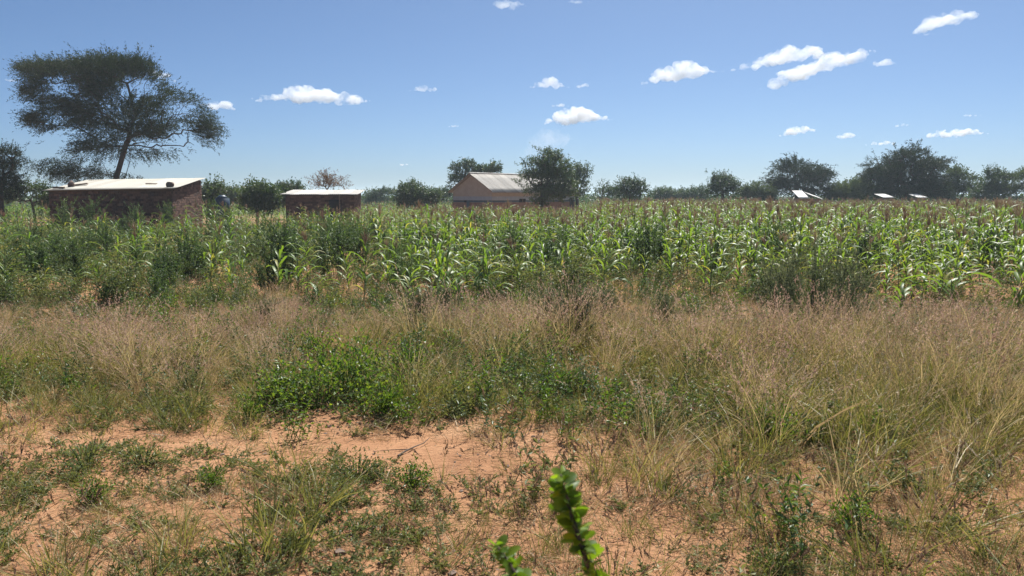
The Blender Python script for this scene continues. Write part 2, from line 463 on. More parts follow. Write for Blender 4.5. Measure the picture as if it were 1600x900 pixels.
# ------------------------------------------------------------------ scatter by geometry nodes (grass and other uncountable stuff)
def scatter(name, pts, rz, scl, ids, protos, tilt=None):
    """pts (N,3); protos: list of meshes"""
    pc = bpy.data.collections.new(name + '_kinds')
    for k, me in enumerate(protos):
        po = bpy.data.objects.new('%s_kind_%02d' % (name, k), me)
        pc.objects.link(po)
    me = bpy.data.meshes.new(name)
    n = len(pts)
    me.vertices.add(n)
    me.vertices.foreach_set('co', np.asarray(pts, np.float32).ravel())
    a = me.attributes.new('rot', 'FLOAT_VECTOR', 'POINT')
    rot = np.zeros((n, 3), np.float32); rot[:, 2] = rz
    if tilt is not None: rot[:, :2] = tilt
    a.data.foreach_set('vector', rot.ravel())
    a = me.attributes.new('scl', 'FLOAT_VECTOR', 'POINT')
    s = np.asarray(scl, np.float32)
    if s.ndim == 1: s = np.stack([s, s, s], 1)
    a.data.foreach_set('vector', s.ravel())
    a = me.attributes.new('pick', 'INT', 'POINT')
    a.data.foreach_set('value', np.asarray(ids, np.int32))
    o = bpy.data.objects.new(name, me)
    col.objects.link(o)
    ng = bpy.data.node_groups.new(name + '_scatter', 'GeometryNodeTree')
    ng.interface.new_socket('Geometry', in_out='INPUT', socket_type='NodeSocketGeometry')
    ng.interface.new_socket('Geometry', in_out='OUTPUT', socket_type='NodeSocketGeometry')
    N, Lk = ng.nodes.new, ng.links.new
    gi, go = N('NodeGroupInput'), N('NodeGroupOutput')
    iop = N('GeometryNodeInstanceOnPoints')
    ci = N('GeometryNodeCollectionInfo')
    ci.inputs['Collection'].default_value = pc
    ci.inputs['Separate Children'].default_value = True
    ci.inputs['Reset Children'].default_value = True
    def attr(nm, ty):
        q = N('GeometryNodeInputNamedAttribute'); q.data_type = ty; q.inputs['Name'].default_value = nm
        return q.outputs['Attribute']
    Lk(gi.outputs[0], iop.inputs['Points']); Lk(ci.outputs[0], iop.inputs['Instance'])
    iop.inputs['Pick Instance'].default_value = True
    Lk(attr('pick', 'INT'), iop.inputs['Instance Index'])
    Lk(attr('rot', 'FLOAT_VECTOR'), iop.inputs['Rotation'])
    Lk(attr('scl', 'FLOAT_VECTOR'), iop.inputs['Scale'])
    Lk(iop.outputs[0], go.inputs[0])
    md = o.modifiers.new('scatter', 'NODES')
    md.node_group = ng
    return o

def blades(mb, n, rad, h0, h1, w, lean, curve=0.5, base_r=None, wind=0.25):
    """n curved grass blades springing from a disc"""
    an = rng.uniform(0, 2 * math.pi, n); rr = rad * np.sqrt(rng.uniform(0, 1, n))
    b = np.stack([rr * np.cos(an), rr * np.sin(an), np.full(n, -0.02)], 1)
    la = an + rng.normal(0, 0.9, n)
    ln = np.abs(rng.normal(0, lean, n)) + 0.03
    d = np.stack([np.cos(la) * ln + wind * 0.5, np.sin(la) * ln, np.ones(n)], 1); d = unit(d)
    H = rng.uniform(h0, h1, n) * (0.75 + 0.25 * rng.uniform(0, 1, n))
    bend = np.stack([np.cos(la), np.sin(la), -0.55 * np.ones(n)], 1) * (np.abs(rng.normal(curve, curve * 0.5, n)))[:, None]
    side = unit(np.cross(d, rand_dirs(n)))
    W = w * rng.uniform(0.6, 1.3, n)
    ts = [0, 0.38, 0.72, 1.0]; ws = [0.8, 1.0, 0.7, 0.12]
    lv = []
    for t, ww in zip(ts, ws):
        c = b + d * (H * t)[:, None] + bend * (H * t * t * 0.6)[:, None]
        lv.append(c - side * (W * ww / 2)[:, None]); lv.append(c + side * (W * ww / 2)[:, None])
    v = np.stack(lv, 1).reshape(-1, 3)
    i = np.arange(n)[:, None] * 8
    fa = np.concatenate([i + np.array([[0, 1, 3, 2]]), i + np.array([[2, 3, 5, 4]]), i + np.array([[4, 5, 7, 6]])])
    mb.add_arr(v, fa)
    tip = (lv[6] + lv[7]) / 2; tdir = unit(tip - (lv[4] + lv[5]) / 2)
    return tip, tdir, H

def plume(mb, tips, dirs, length, n, size, spread=0.5, back=True):
    """fuzzy panicle laid along the last part of each stalk"""
    k = len(tips)
    t = rng.uniform(-1, 0.15, (k, n)) if back else rng.uniform(0, 1, (k, n))
    L = np.broadcast_to(np.asarray(length, float), (k,))[:, None]
    c = tips[:, None, :] + dirs[:, None, :] * (t * L)[:, :, None]
    d = dirs[:, None, :] * 0.9 + rng.normal(0, spread, (k, n, 3))
    c = c.reshape(-1, 3); d = d.reshape(-1, 3)
    leaf_quads(mb, c, d, rand_dirs(len(c)), size * rng.uniform(0.6, 1.4, len(c)), size * 0.28)

def two_mat(name, mb1, m1, mb2, m2):
    me = bpy.data.meshes.new(name)
    v = np.concatenate(mb1.v + mb2.v)
    f = mb1.f + [tuple(i + mb1.n for i in q) for q in mb2.f]
    me.from_pydata(v.tolist(), [], f)
    me.materials.append(m1); me.materials.append(m2)
    mi = np.zeros(len(f), np.int32); mi[len(mb1.f):] = 1
    me.polygons.foreach_set('material_index', mi)
    me.update()
    return me

# --- the kinds of tuft
def tuft_tall(k):
    a, b = MB(), MB()
    blades(a, 30, 0.13, 0.2, 0.55, 0.0065, 0.45, 0.5)
    blades(a, 8, 0.16, 0.3, 0.7, 0.006, 0.8, 0.5)
    tip, td, H = blades(a, 16 if k % 2 else 26, 0.12, 0.50, 0.88, 0.0035, 0.3, 0.25 + 0.12 * (k % 3))
    if k % 2: plume(b, tip, td, 0.13, 7, 0.020, 0.35)
    else: plume(b, tip, td, 0.17, 13, 0.024, 0.45)
    return two_mat('tall_tuft', a, M['dry_grass'] if k != 3 else M['olive_grass'], b, M['panicle'] if k != 5 else M['straw'])
def tuft_olive(k):
    a, b = MB(), MB()
    blades(a, 52, 0.15, 0.15, 0.46, 0.006, 0.5, 0.55)
    tip, td, H = blades(a, 12, 0.12, 0.35, 0.62, 0.003, 0.25, 0.3)
    plume(b, tip, td, 0.09, 8, 0.014, 0.35)
    return two_mat('olive_tuft', a, M['olive_grass'], b, M['dry_grass'])
def tuft_gold(k):
    a, b = MB(), MB()
    blades(a, 34, 0.12, 0.2, 0.6, 0.006, 0.42, 0.5)
    tip, td, H = blades(a, 18, 0.10, 0.5, 0.8, 0.003, 0.22, 0.45, wind=0.5)
    plume(b, tip, td, 0.10, 12, 0.016, 0.25)
    return two_mat('gold_tuft', a, M['olive_grass'] if k % 2 else M['dry_grass'], b, M['straw'])
def tuft_short(k):
    a = MB()
    blades(a, 36, 0.12, 0.08, 0.26, 0.0035, 0.6, 0.6)
    return a.mesh('short_tuft', M['straw'] if k % 4 else M['olive_grass'])
def litter(k):
    a = MB()
    n = 30
    c = np.stack([rng.normal(0, 0.16, n), rng.normal(0, 0.16, n), rng.uniform(0.004, 0.03, n)], 1)
    an = rng.uniform(0, 6.28, n)
    d = np.stack([np.cos(an), np.sin(an), rng.normal(0, 0.12, n)], 1)
    leaf_quads(a, c, d, np.tile([[0, 0, 1.0]], (n, 1)) + rng.normal(0, 0.4, (n, 3)), rng.uniform(0.04, 0.2, n), 0.004, 0.03)
    return a.mesh('litter_patch', M['straw'])
def spikes(k):
    a, b = MB(), MB()
    blades(a, 12, 0.06, 0.12, 0.3, 0.004, 0.4, 0.5)
    tip, td, H = blades(a, 6, 0.06, 0.26, 0.52, 0.0032, 0.2, 0.3, wind=0.35)
    for t, d in zip(tip, td):
        m = rng.integers(1, 4)
        dd = unit(np.tile(d, (m, 1)) + rng.normal(0, 0.13, (m, 3)))
        leaf_quads(b, np.tile(t, (m, 1)) - dd * 0.02, dd, rand_dirs(m), rng.uniform(0.06, 0.1, m), 0.005, 0.02)
        plume(b, np.tile(t, (m, 1)), dd, 0.075, 8, 0.026, 0.16, back=False)
    return two_mat('spike_grass', a, M['olive_grass'], b, M['spike'])
def pale(k):
    a, b = MB(), MB()
    tip, td, H = blades(a, 3, 0.06, 0.45, 0.72, 0.0035, 0.25, 0.55, wind=0.5)
    plume(b, tip, td, 0.10, 26, 0.024, 0.22)
    return two_mat('pale_grass', a, M['straw'], b, M['pale_head'])
def weed_low(k):
    a, b = MB(), MB()
    n = 9
    for i in range(n):
        an = rng.uniform(0, 6.28); L = rng.uniform(0.08, 0.24)
        d = np.array([math.cos(an) * 0.8, math.sin(an) * 0.8, rng.uniform(0.35, 1.1)]); d /= np.linalg.norm(d)
        p0 = np.array([rng.normal(0, 0.05), rng.normal(0, 0.05), -0.01])
        q = p0 + d * L + np.array([0, 0, -0.02])
        a.tube([p0, (p0 + q) / 2 + np.array([0, 0, 0.015]), q], [0.0025, 0.002, 0.001], 3, False)
        m = 15
        t = rng.uniform(0.2, 1.05, m)[:, None]
        c = p0 + (q - p0) * t
        ld = rng.normal(0, 1, (m, 3)); ld[:, 2] = np.abs(ld[:, 2]) * 0.5; ld += d * 0.6
        leaf_quads(b, c, ld, np.tile([[0, 0, 1.0]], (m, 1)) + rng.normal(0, 0.5, (m, 3)), rng.uniform(0.018, 0.045, m), rng.uniform(0.008, 0.017, m), 0.1)
    return two_mat('weed', a, M['stem_green'], b, M['weed'])

# --- where they grow: densities by ground zone, rows by distance and columns across
PYS = np.array([455, 480, 510, 540, 580, 620, 650, 680, 710, 750, 800, 850, 900, 960], float)
PXS = np.array([0, 200, 400, 600, 800, 1000, 1200, 1400, 1600], float)
def zone(tab):
    T = np.array(tab, float)
    def f(x, y):
        px, py = proj(x, y)
        px = np.clip(px, 0, 1600); py = np.clip(py, PYS[0], PYS[-1])
        i = np.clip(np.searchsorted(PYS, py) - 1, 0, len(PYS) - 2); j = np.clip(np.searchsorted(PXS, px) - 1, 0, len(PXS) - 2)
        fy = (py - PYS[i]) / (PYS[i + 1] - PYS[i]); fx = (px - PXS[j]) / (PXS[j + 1] - PXS[j])
        return (T[i, j] * (1 - fx) + T[i, j + 1] * fx) * (1 - fy) + (T[i + 1, j] * (1 - fx) + T[i + 1, j + 1] * fx) * fy
    return f
Z_TALL = zone([
    [.6, .6, .6, .6, .6, .6, .6, .6, .6],
    [.9, .9, .9, .9, .9, .9, .9, .9, .8],
    [.9, 1, 1, 1, 1, 1, 1, .9, .8],
    [1, 1, 1, .7, .9, .9, .9, .8, .8],
    [.7, .8, .5, .0, .25, .3, .5, .6, .6],
    [.2, .2, .1, .0, .1, .1, .3, .5, .5],
    [.0, .0, .0, .0, .0, .1, .25, .4, .4],
    [0, 0, 0, 0, 0, .05, .2, .3, .3],
    [0, 0, 0, 0, 0, .02, .05, .1, .1],
    [0, 0, 0, 0, 0, 0, .0, .0, .0],
    [0, 0, 0, 0, 0, 0, 0, 0, 0], [0, 0, 0, 0, 0, 0, 0, 0, 0], [0, 0, 0, 0, 0, 0, 0, 0, 0], [0, 0, 0, 0, 0, 0, 0, 0, 0]])
Z_OLIVE = zone([
    [.2, .2, .2, .2, .2, .2, .2, .2, .2],
    [.2, .2, .2, .2, .2, .2, .2, .2, .2],
    [.2, .2, .2, .2, .3, .2, .2, .3, .3],
    [.3, .4, .4, .5, .5, .4, .4, .4, .4],
    [.7, .8, .7, .6, .9, .9, .8, .6, .6],
    [.9, .9, .8, .5, 1, 1, 1, .7, .7],
    [.25, .35, .5, .3, .7, 1, 1, .7, .6],
    [.0, .05, .0, .0, .1, .6, .9, .6, .5],
    [.0, .0, .0, .0, .0, .3, .45, .3, .25],
    [.05, .05, .05, .05, .0, .1, .15, .12, .08],
    [.1, .1, .1, .1, .05, .05, .08, .12, .05],
    [.2, .15, .1, .15, .15, .05, .05, .2, .1],
    [.25, .2, .15, .2, .3, .1, .1, .25, .2],
    [.25, .2, .15, .2, .3, .1, .1, .25, .2]])
Z_GOLD = zone([
    [0] * 9, [0, 0, 0, .1, .1, .1, .1, .2, .3],
    [.1, .1, .1, .2, .2, .2, .3, .4, .5], [.2, .2, .2, .2, .3, .3, .5, .6, .7],
    [.3, .3, .2, .1, .3, .4, .7, .9, .9], [.2, .2, .1, .0, .2, .4, .7, .9, .9],
    [0, 0, 0, 0, .1, .4, .6, .8, .8], [0, 0, 0, 0, .05, .3, .5, .6, .6],
    [0, 0, 0, 0, 0, .2, .3, .25, .25], [0, 0, 0, 0, 0, .05, .1, .08, .08],
    [0, 0, 0, 0, 0, 0, .03, .08, .06], [0, 0, 0, 0, 0, 0, .03, .12, .1], [0, 0, 0, 0, .05, 0, .05, .15, .2], [0, 0, 0, 0, .05, 0, .05, .15, .2]])
Z_SHORT = zone([
    [.3] * 9, [.4] * 9, [.4] * 9, [.4] * 9, [.5] * 9,
    [.6, .6, .6, .5, .7, .8, .8, .8, .8],
    [.3, .4, .3, .2, .5, .9, 1, 1, 1],
    [.12, .15, .02, .02, .2, .9, 1, 1, 1],
    [.1, .08, .03, .03, .06, .8, 1, 1, .9],
    [.15, .2, .2, .15, .1, .75, 1, 1, .7],
    [.3, .2, .3, .25, .2, .6, .9, .9, .6],
    [.4, .25, .25, .4, .4, .3, .6, .9, .7],
    [.5, .3, .25, .5, .6, .5, .5, .9, .9], [.5, .3, .3, .5, .6, .5, .5, .9, .9]])
Z_WEED = zone([
    [.5] * 9, [.4] * 9, [.25] * 9, [.25] * 9, [.35, .35, .35, .35, .35, .35, .3, .2, .2],
    [.6, .7, .8, .6, .7, .7, .5, .3, .3],
    [.4, .5, .4, .2, .5, .6, .6, .4, .3],
    [.15, .1, .0, .0, .03, .25, .35, .3, .15],
    [.45, .6, .3, .3, .02, .15, .3, .2, .15],
    [.6, 1, 1, .9, .15, .15, .2, .15, .15],
    [.9, .9, 1, .9, .12, .15, .2, .35, .15],
    [1, 1, .9, 1, .5, .2, .4, .5, .25],
    [1, 1, .8, 1, 1, .4, .45, .5, .35], [1, 1, .8, 1, 1, .4, .45, .5, .35]])
Z_SPIKE = zone([[0] * 9] * 7 + [
    [.2, 0, 0, 0, .05, .05, 0, 0, 0],
    [.3, .05, 0, 0, .15, .1, .05, 0, 0], [.4, .08, .05, .1, .7, .2, .1, .1, .1],
    [.5, .1, .05, .15, .9, .3, .2, .2, .2], [.4, .1, .08, .2, .8, .4, .3, .3, .3], [.3, .1, .1, .2, .5, .5, .4, .4, .5], [.3, .1, .1, .2, .5, .5, .4, .4, .5]])
Z_PALE = zone([[0] * 9, [0] * 9, [.1] * 9, [.2, .2, .1, .1, .2, .4, .4, .4, .4], [.1, .1, 0, 0, .2, .5, .6, .8, .6],
    [.05, 0, 0, 0, .1, .3, .7, .9, .6], [0, 0, 0, 0, 0, .3, .7, .8, .6], [0, 0, 0, 0, 0, .2, .6, .7, .5], [0, 0, 0, 0, 0, .2, .5, .7, .6],
    [.1, 0, 0, 0, .05, .1, .3, .8, .6], [.1, .05, .05, .05, .1, .1, .2, .8, .6], [.2, .1, .1, .1, .2, .1, .2, .6, .5], [.2, .1, .1, .1, .2, .1, .2, .5, .5], [.1] * 9])
Z_LITTER = zone([[.5] * 9, [.6] * 9, [.6] * 9, [.6] * 9, [.7] * 9, [.8] * 9, [.5, .6, .4, .4, .7, 1, 1, 1, 1],
    [.25, .3, .12, .1, .3, .9, 1, 1, 1], [.2, .2, .15, .15, .2, .9, 1, 1, .9], [.4, .4, .5, .4, .3, .9, 1, 1, .7],
    [.6, .5, .6, .5, .4, .6, .9, 1, .7], [.7, .6, .5, .6, .5, .4, .7, 1, .8], [.7, .6, .5, .7, .7, .5, .7, 1, 1], [.7] * 9])

def sow(zone_f, per_m2, patch=0.5, pscale=1.2, seed=0, lo=0.0, hi=1.0, y0=3.9, y1=17.6):
    """random ground points thinned by the zone density and by patchiness"""
    xm = 0.72 * y1 + 1.2
    n = int(per_m2 * (y1 - y0) * 2 * xm)
    x = rng.uniform(-xm, xm, n); y = rng.uniform(y0, y1, n)
    d = zone_f(x, y)
    p = fbm(x * pscale, y * pscale, seed, 3)
    d = d * (1 - patch + patch * np.clip((p - 0.36) / 0.22, 0, 1) * 1.25)
    keep = (rng.uniform(0, 1, n) < d) & (np.abs(x) < 0.72 * y + 1.2) & (y < field_front(x) + 1.2)
    x, y = x[keep], y[keep]
    return np.stack([x, y, ground_h(x, y)], 1)

def strew(name, kindf, nk, pts, s0, s1, label, tiltv=0.08, hvar=0.2, scalef=None):
    n = len(pts)
    s = rng.uniform(s0, s1, n)
    if scalef is not None: s = s * scalef(pts[:, 0], pts[:, 1])
    scl = np.stack([s, s, s * rng.uniform(1 - hvar, 1 + hvar, n)], 1)
    o = scatter(name, pts, rng.uniform(-0.9, 0.9, n) if name in ('tall_dry_grass', 'golden_grass') else rng.uniform(0, 6.28, n), scl, np.clip((np.clip((fbm(pts[:, 0] * 0.55, pts[:, 1] * 0.8, len(name), 3) - 0.28) / 0.44, 0, 0.999) * nk + rng.normal(0, 0.9, n)).astype(int), 0, nk - 1),
                [kindf(k) for k in range(nk)], rng.normal(0, tiltv, (n, 2)))
    tag(o, label, 'grass', kind='stuff')
    return o
hscale = lambda x, y: np.clip((2.3 - 0.137 * y) / 0.72, 0.3, 1.1) * (0.55 + 0.85 * np.clip((fbm(x * 0.7, y * 0.7, 91, 3) - 0.25) * 2, 0, 1))
strew('tall_dry_grass', tuft_tall, 7, sow(Z_TALL, 14, 0.6, 1.0, 1), 0.75, 1.15, 'tall purplish dry grass along the edge of the maize field', 0.2, scalef=hscale)
strew('olive_grass', tuft_olive, 6, sow(Z_OLIVE, 17, 0.5, 1.1, 2), 0.7, 1.2, 'olive green wild grass beyond the footpath', 0.2, scalef=hscale)
strew('golden_grass', tuft_gold, 6, sow(Z_GOLD, 12, 0.5, 0.9, 3), 0.7, 1.15, 'golden seeding grass on the right side of the verge', 0.2, scalef=hscale)
strew('short_grass', tuft_short, 6, sow(Z_SHORT, 40, 0.6, 1.6, 4), 0.6, 1.25, 'short withered grass growing from the sand', 0.15)
strew('grass_litter', litter, 5, sow(Z_LITTER, 34, 0.6, 1.8, 5), 0.6, 1.3, 'fallen straw scattered on the soil', 0.02)
strew('spike_grass', spikes, 6, sow(Z_SPIKE, 20, 0.5, 2.0, 6), 0.7, 1.1, 'thin grass with brown bristly seed spikes', 0.1)
strew('pale_grass', pale, 6, sow(Z_PALE, 5.0, 0.4, 1.5, 7), 0.75, 1.15, 'scattered pale drooping grass seed heads', 0.12)
strew('weeds', weed_low, 8, sow(Z_WEED, 50, 0.7, 1.3, 8), 0.45, 1.1, 'low creeping green weeds covering the sand', 0.12)

def clod(k):
    bm = bmesh.new(); bmesh.ops.create_icosphere(bm, subdivisions=1, radius=0.012)
    for v in bm.verts:
        q = rng.uniform(0.55, 1.35); v.co = Vector((v.co.x * q, v.co.y * q, v.co.z * q * 0.6))
    me = bpy.data.meshes.new('clod'); bm.to_mesh(me); bm.free(); me.materials.append(M['soil'] if k % 3 else M['stone'])
    return me
cl_x = sow(lambda x, y: np.ones(len(x)), 90, 0.8, 1.5, 12, y1=10.5)
ncl = len(cl_x)
o = scatter('soil_clods', cl_x, rng.uniform(0, 6.28, ncl), np.exp(rng.normal(-0.5, 0.55, ncl)), rng.integers(0, 5, ncl), [clod(k) for k in range(5)])
tag(o, 'crumbs and pebbles lying on the sandy soil', 'gravel', kind='stuff')

# ------------------------------------------------------------------ maize
def maize_leaf_mesh(name, L, W, a0, a1, mat, twist=0.0, wave=0.02, seg=8):
    """one arching blade springing from the origin along +X"""
    mb = MB()
    ts = np.linspace(0, 1, seg + 1)
    x = z = 0.0
    rows = []
    for i, t in enumerate(ts):
        ang = a0 + (a1 - a0) * (t ** 1.3)
        if i:
            x += math.sin(ang) * L / seg; z += math.cos(ang) * L / seg
        w = W * (0.55 + 1.5 * t) * (1 - t) ** 0.75 if t < 1 else 0
        w = min(w, W) + 0.002
        tw = twist * t * t
        off = wave * math.sin(t * 11 + a1 * 5) * (0.3 + t)
        nx_, nz_ = -math.cos(ang), math.sin(ang)
        sy, sz = math.cos(tw), math.sin(tw)
        fold = w * 0.16 * (1 - 0.5 * t)
        rows.append([(x + nx_ * fold + nx_ * sz * w / 2, off + sy * w / 2, z + nz_ * fold + nz_ * sz * w / 2), (x, off, z),
                     (x + nx_ * fold - nx_ * sz * w / 2, off - sy * w / 2, z + nz_ * fold - nz_ * sz * w / 2)])
    v = np.array(rows).reshape(-1, 3)
    f = []
    for i in range(seg):
        for k in (0, 1): f.append((i * 3 + k, i * 3 + k + 1, i * 3 + k + 4, i * 3 + k + 3))
    mb.add(v, f)
    return mb.mesh(name, mat, True)

LEAF = [maize_leaf_mesh('maize_leaf', *a) for a in [
    (0.72, 0.075, R(22), R(128), M['maize_leaf'], 0.5, 0.02), (0.80, 0.080, R(18), R(150), M['maize_leaf'], -0.6, 0.03),
    (0.72, 0.072, R(28), R(118), M['maize_leaf'], 0.3, 0.02), (0.62, 0.060, R(16), R(98), M['maize_leaf'], -0.4, 0.02),
    (0.68, 0.085, R(30), R(165), M['maize_leaf'], 0.9, 0.03), (0.52, 0.050, R(12), R(75), M['maize_leaf'], 0.4, 0.015)]]
LEAF_YEL = [maize_leaf_mesh('maize_leaf', 0.66, 0.06, R(30), R(150), M['maize_yellow'], 0.8, 0.03), maize_leaf_mesh('maize_leaf', 0.6, 0.06, R(22), R(120), M['maize_yellow'], -0.5, 0.02)]
LEAF_DRY = [maize_leaf_mesh('maize_leaf', 0.6, 0.05, R(40), R(172), M['maize_dry'], 1.2, 0.03), maize_leaf_mesh('maize_leaf', 0.5, 0.045, R(60), R(178), M['maize_dry'], -1.5, 0.03)]
def stalk_mesh(H):
    mb = MB()
    n = 7
    pts = [(0.012 * math.sin(i * 1.9), 0.012 * math.cos(i * 2.3), -0.04 + (H + 0.04) * i / n) for i in range(n + 1)]
    mb.tube(pts, [0.015 - 0.009 * i / n for i in range(n + 1)], 5)
    return mb.mesh('maize_stalk', M['maize_stalk'], True)
def tassel_mesh(k):
    mb = MB()
    m = 9 + k
    d = np.stack([rng.normal(0, 0.33, m), rng.normal(0, 0.33, m), np.ones(m)], 1); d[0] = (0, 0, 1); d = unit(d)
    b = np.stack([np.zeros(m), np.zeros(m), rng.uniform(0, 0.1, m)], 1)
    L = rng.uniform(0.14, 0.28, m); L[0] = 0.34
    leaf_quads(mb, b, d, rand_dirs(m), L, 0.016, 0.0)
    leaf_quads(mb, b, d, rand_dirs(m), L, 0.016, 0.0)
    tips = b + d * (L * 0.55)[:, None]
    plume(mb, tips, d, 0.12, 10, 0.024, 0.35, back=False)
    return mb.mesh('maize_tassel', M['tassel'])
STALKS = {h: stalk_mesh(h) for h in (0.45, 0.8, 1.1, 1.35, 1.55)}
TASSELS = [tassel_mesh(k) for k in range(4)]
cob = MB(); cob.tube([(0, 0, 0), (0.03, 0, 0.06), (0.06, 0, 0.16), (0.075, 0, 0.23)], [0.012, 0.026, 0.024, 0.006], 6)
COB = cob.mesh('maize_cob', M['maize_leaf'], True)

def maize_plan(H, nl, tassel, spread, dry=1, cobn=0, scale=1.0):
    """list of (part name, mesh, matrix)"""
    parts = [('stalk', STALKS[H], Matrix())]
    plane = rng.uniform(0, 6.28)
    for i in range(nl):
        t = (i + 0.6) / nl
        z = H * (0.03 + 0.93 * t) if H > 0.5 else H * (0.25 + 0.6 * t)
        az = plane + (math.pi if i % 2 else 0) + rng.normal(0, 0.35)
        if i < dry: me = LEAF_DRY[rng.integers(0, 2)]; s = 0.8
        elif rng.uniform() < 0.15: me = LEAF_YEL[rng.integers(0, 2)]; s = rng.uniform(0.8, 1.05)
        elif t > 0.82: me = LEAF[[3, 5, 2][rng.integers(0, 3)]]; s = rng.uniform(0.8, 1.0)
        else: me = LEAF[[0, 1, 2, 4, 0, 2][rng.integers(0, 6)]]; s = rng.uniform(0.85, 1.12)
        parts.append(('leaf', me, Matrix.Translation((0, 0, z)) @ Matrix.Rotation(az, 4, 'Z') @ Matrix.Scale(s * spread, 4)))
    if tassel: parts.append(('tassel', TASSELS[rng.integers(0, 4)], Matrix.Translation((0, 0, H - 0.02))))
    for c in range(cobn):
        parts.append(('cob', COB, Matrix.Translation((0, 0, H * 0.5)) @ Matrix.Rotation(rng.uniform(0, 6.28), 4, 'Z')))
    return parts
TALL = [maize_plan(1.55, 10, True, 1.0, 2, 1), maize_plan(1.35, 9, True, 0.95, 1, 1), maize_plan(1.55, 9, False, 0.9, 2, 0), maize_plan(1.35, 10, True, 1.0, 1, 0), maize_plan(1.55, 11, True, 0.95, 1, 1)]
MID = [maize_plan(1.1, 9, False, 1.0, 1), maize_plan(1.1, 8, True, 0.9, 1), maize_plan(0.8, 8, False, 1.0, 1), maize_plan(0.8, 9, False, 0.9, 0)]
YOUNG = [maize_plan(0.45, 8, False, 0.95, 0), maize_plan(0.45, 7, False, 0.8, 1)]
PLANS = TALL + MID + YOUNG

def joined(plan, name):
    me = bpy.data.meshes.new(name)
    vs, fs, mi, mats, n = [], [], [], [], 0
    for _, src, mt in plan:
        m = src.materials[0]
        if m not in mats: mats.append(m)
        k = mats.index(m)
        for v in src.vertices: vs.append(mt @ v.co)
        for p in src.polygons:
            fs.append([i + n for i in p.vertices]); mi.append(k)
        n += len(src.vertices)
    me.from_pydata([tuple(v) for v in vs], [], fs)
    for m in mats: me.materials.append(m)
    me.polygons.foreach_set('material_index', mi)
    me.polygons.foreach_set('use_smooth', np.ones(len(fs), bool))
    me.update()
    return me
JOINED = [joined(p, 'maize') for p in PLANS]

def maize_thing(plan_i, x, y, rz, s, label, group):
    z = float(ground_h(np.array([x]), np.array([y]))[0])
    o = empty('maize_plant', (x, y, z), rz)
    o.scale = (s, s, s)
    o.rotation_euler = (rng.normal(0, 0.08), rng.normal(0, 0.08), rz)
    for nm, me, mt in PLANS[plan_i]: put(nm, me, o, mt)
    tag(o, label, 'maize', group)
    return o

Z_HERB = zone([[.9] * 9, [.7] * 9, [.6] * 9, [.6, .55, .5, .6, .7, .6, .5, .5, .5], [.6, .6, .6, .6, .9, .9, .6, .5, .5],
    [.6, .7, .8, .7, 1, 1, .6, .4, .4], [.15, .3, .35, .2, .5, .8, .7, .4, .4], [0, 0, 0, 0, .05, .4, .5, .25, .2]] + [[0, 0, 0, 0, 0, .1, .2, .12, .1]] * 6)
def herb_kind(k):
    a, b = MB(), MB()
    for i in range(10):
        an = rng.uniform(0, 6.28); h = rng.uniform(0.12, 0.4)
        p = np.array([rng.normal(0, .08), rng.normal(0, .08), -0.02]); e = p + np.array([math.cos(an) * .4 * h, math.sin(an) * .4 * h, h])
        a.tube([p, (p + e) / 2 + rng.normal(0, .02, 3), e], [0.003, 0.002, 0.001], 3, False)
        m = 16
        t = rng.uniform(0.2, 1.05, m)[:, None]
        ld = rng.normal(0, 1, (m, 3)); ld[:, 2] = np.abs(ld[:, 2]) * 0.6
        leaf_quads(b, p + (e - p) * t, ld, np.tile([[0, 0, 1.0]], (m, 1)) + rng.normal(0, 0.6, (m, 3)), rng.uniform(0.025, 0.06, m), rng.uniform(0.01, 0.022, m), 0.1)
    return two_mat('herb', a, M['stem_green'], b, [M['weed'], M['dark_weed'], M['bush_leaf']][k % 3])
strew('green_herbs', herb_kind, 6, sow(Z_HERB, 11, 0.85, 0.9, 9), 0.6, 1.45, 'patches of small leafy green herbs among the grass', 0.1)
def sow_field(n, y1, dens_f):
    x = rng.uniform(-0.75 * y1, 0.75 * y1, n); y = rng.uniform(15.5, y1, n)
    k = (np.abs(x) < 0.72 * y + 2) & (y > field_front(x) - 0.4) & (rng.uniform(0, 1, n) < dens_f(x, y))
    x, y = x[k], y[k]
    return np.stack([x, y, ground_h(x, y)], 1)
def field_weed_kind(k):
    a, b = MB(), MB()
    for i in range(9):
        an = rng.uniform(0, 6.28); h = rng.uniform(0.25, 0.75)
        p = np.array([rng.normal(0, .1), rng.normal(0, .1), -0.02]); e = p + np.array([math.cos(an) * .3 * h, math.sin(an) * .3 * h, h])
        a.tube([p, (p + e) / 2 + rng.normal(0, .03, 3), e], [0.004, 0.003, 0.0015], 3, False)
        m = 30
        t = rng.uniform(0.15, 1.05, m)[:, None]
        ld = rng.normal(0, 1, (m, 3)); ld[:, 2] = np.abs(ld[:, 2]) * 0.6
        leaf_quads(b, p + (e - p) * t + rng.normal(0, .05, (m, 3)), ld, np.tile([[0, 0, 1.0]], (m, 1)) + rng.normal(0, 0.6, (m, 3)), rng.uniform(0.04, 0.09, m), rng.uniform(0.014, 0.03, m), 0.1)
    return two_mat('field_weed_tuft', a, M['stem_green'], b, M['dark_weed'] if k % 2 else M['weed'])
fw = sow_field(14000, 48, lambda x, y: np.clip((fbm(x * 0.5, y * 0.5, 44, 3) - 0.38) * 5, 0.15, 1) * np.where(y < 30, 0.8, 0.5) * np.where(proj(x, y)[0] < 520, 1.2, 0.85))
nw = len(fw)
o = scatter('field_undergrowth', fw, rng.uniform(0, 6.28, nw), rng.uniform(0.5, 1.25, nw) * np.where(rng.uniform(0, 1, nw) < 0.15, 1.4, 1.0), rng.integers(0, 6, nw), [field_weed_kind(k) for k in range(6)], rng.normal(0, 0.1, (nw, 2)))
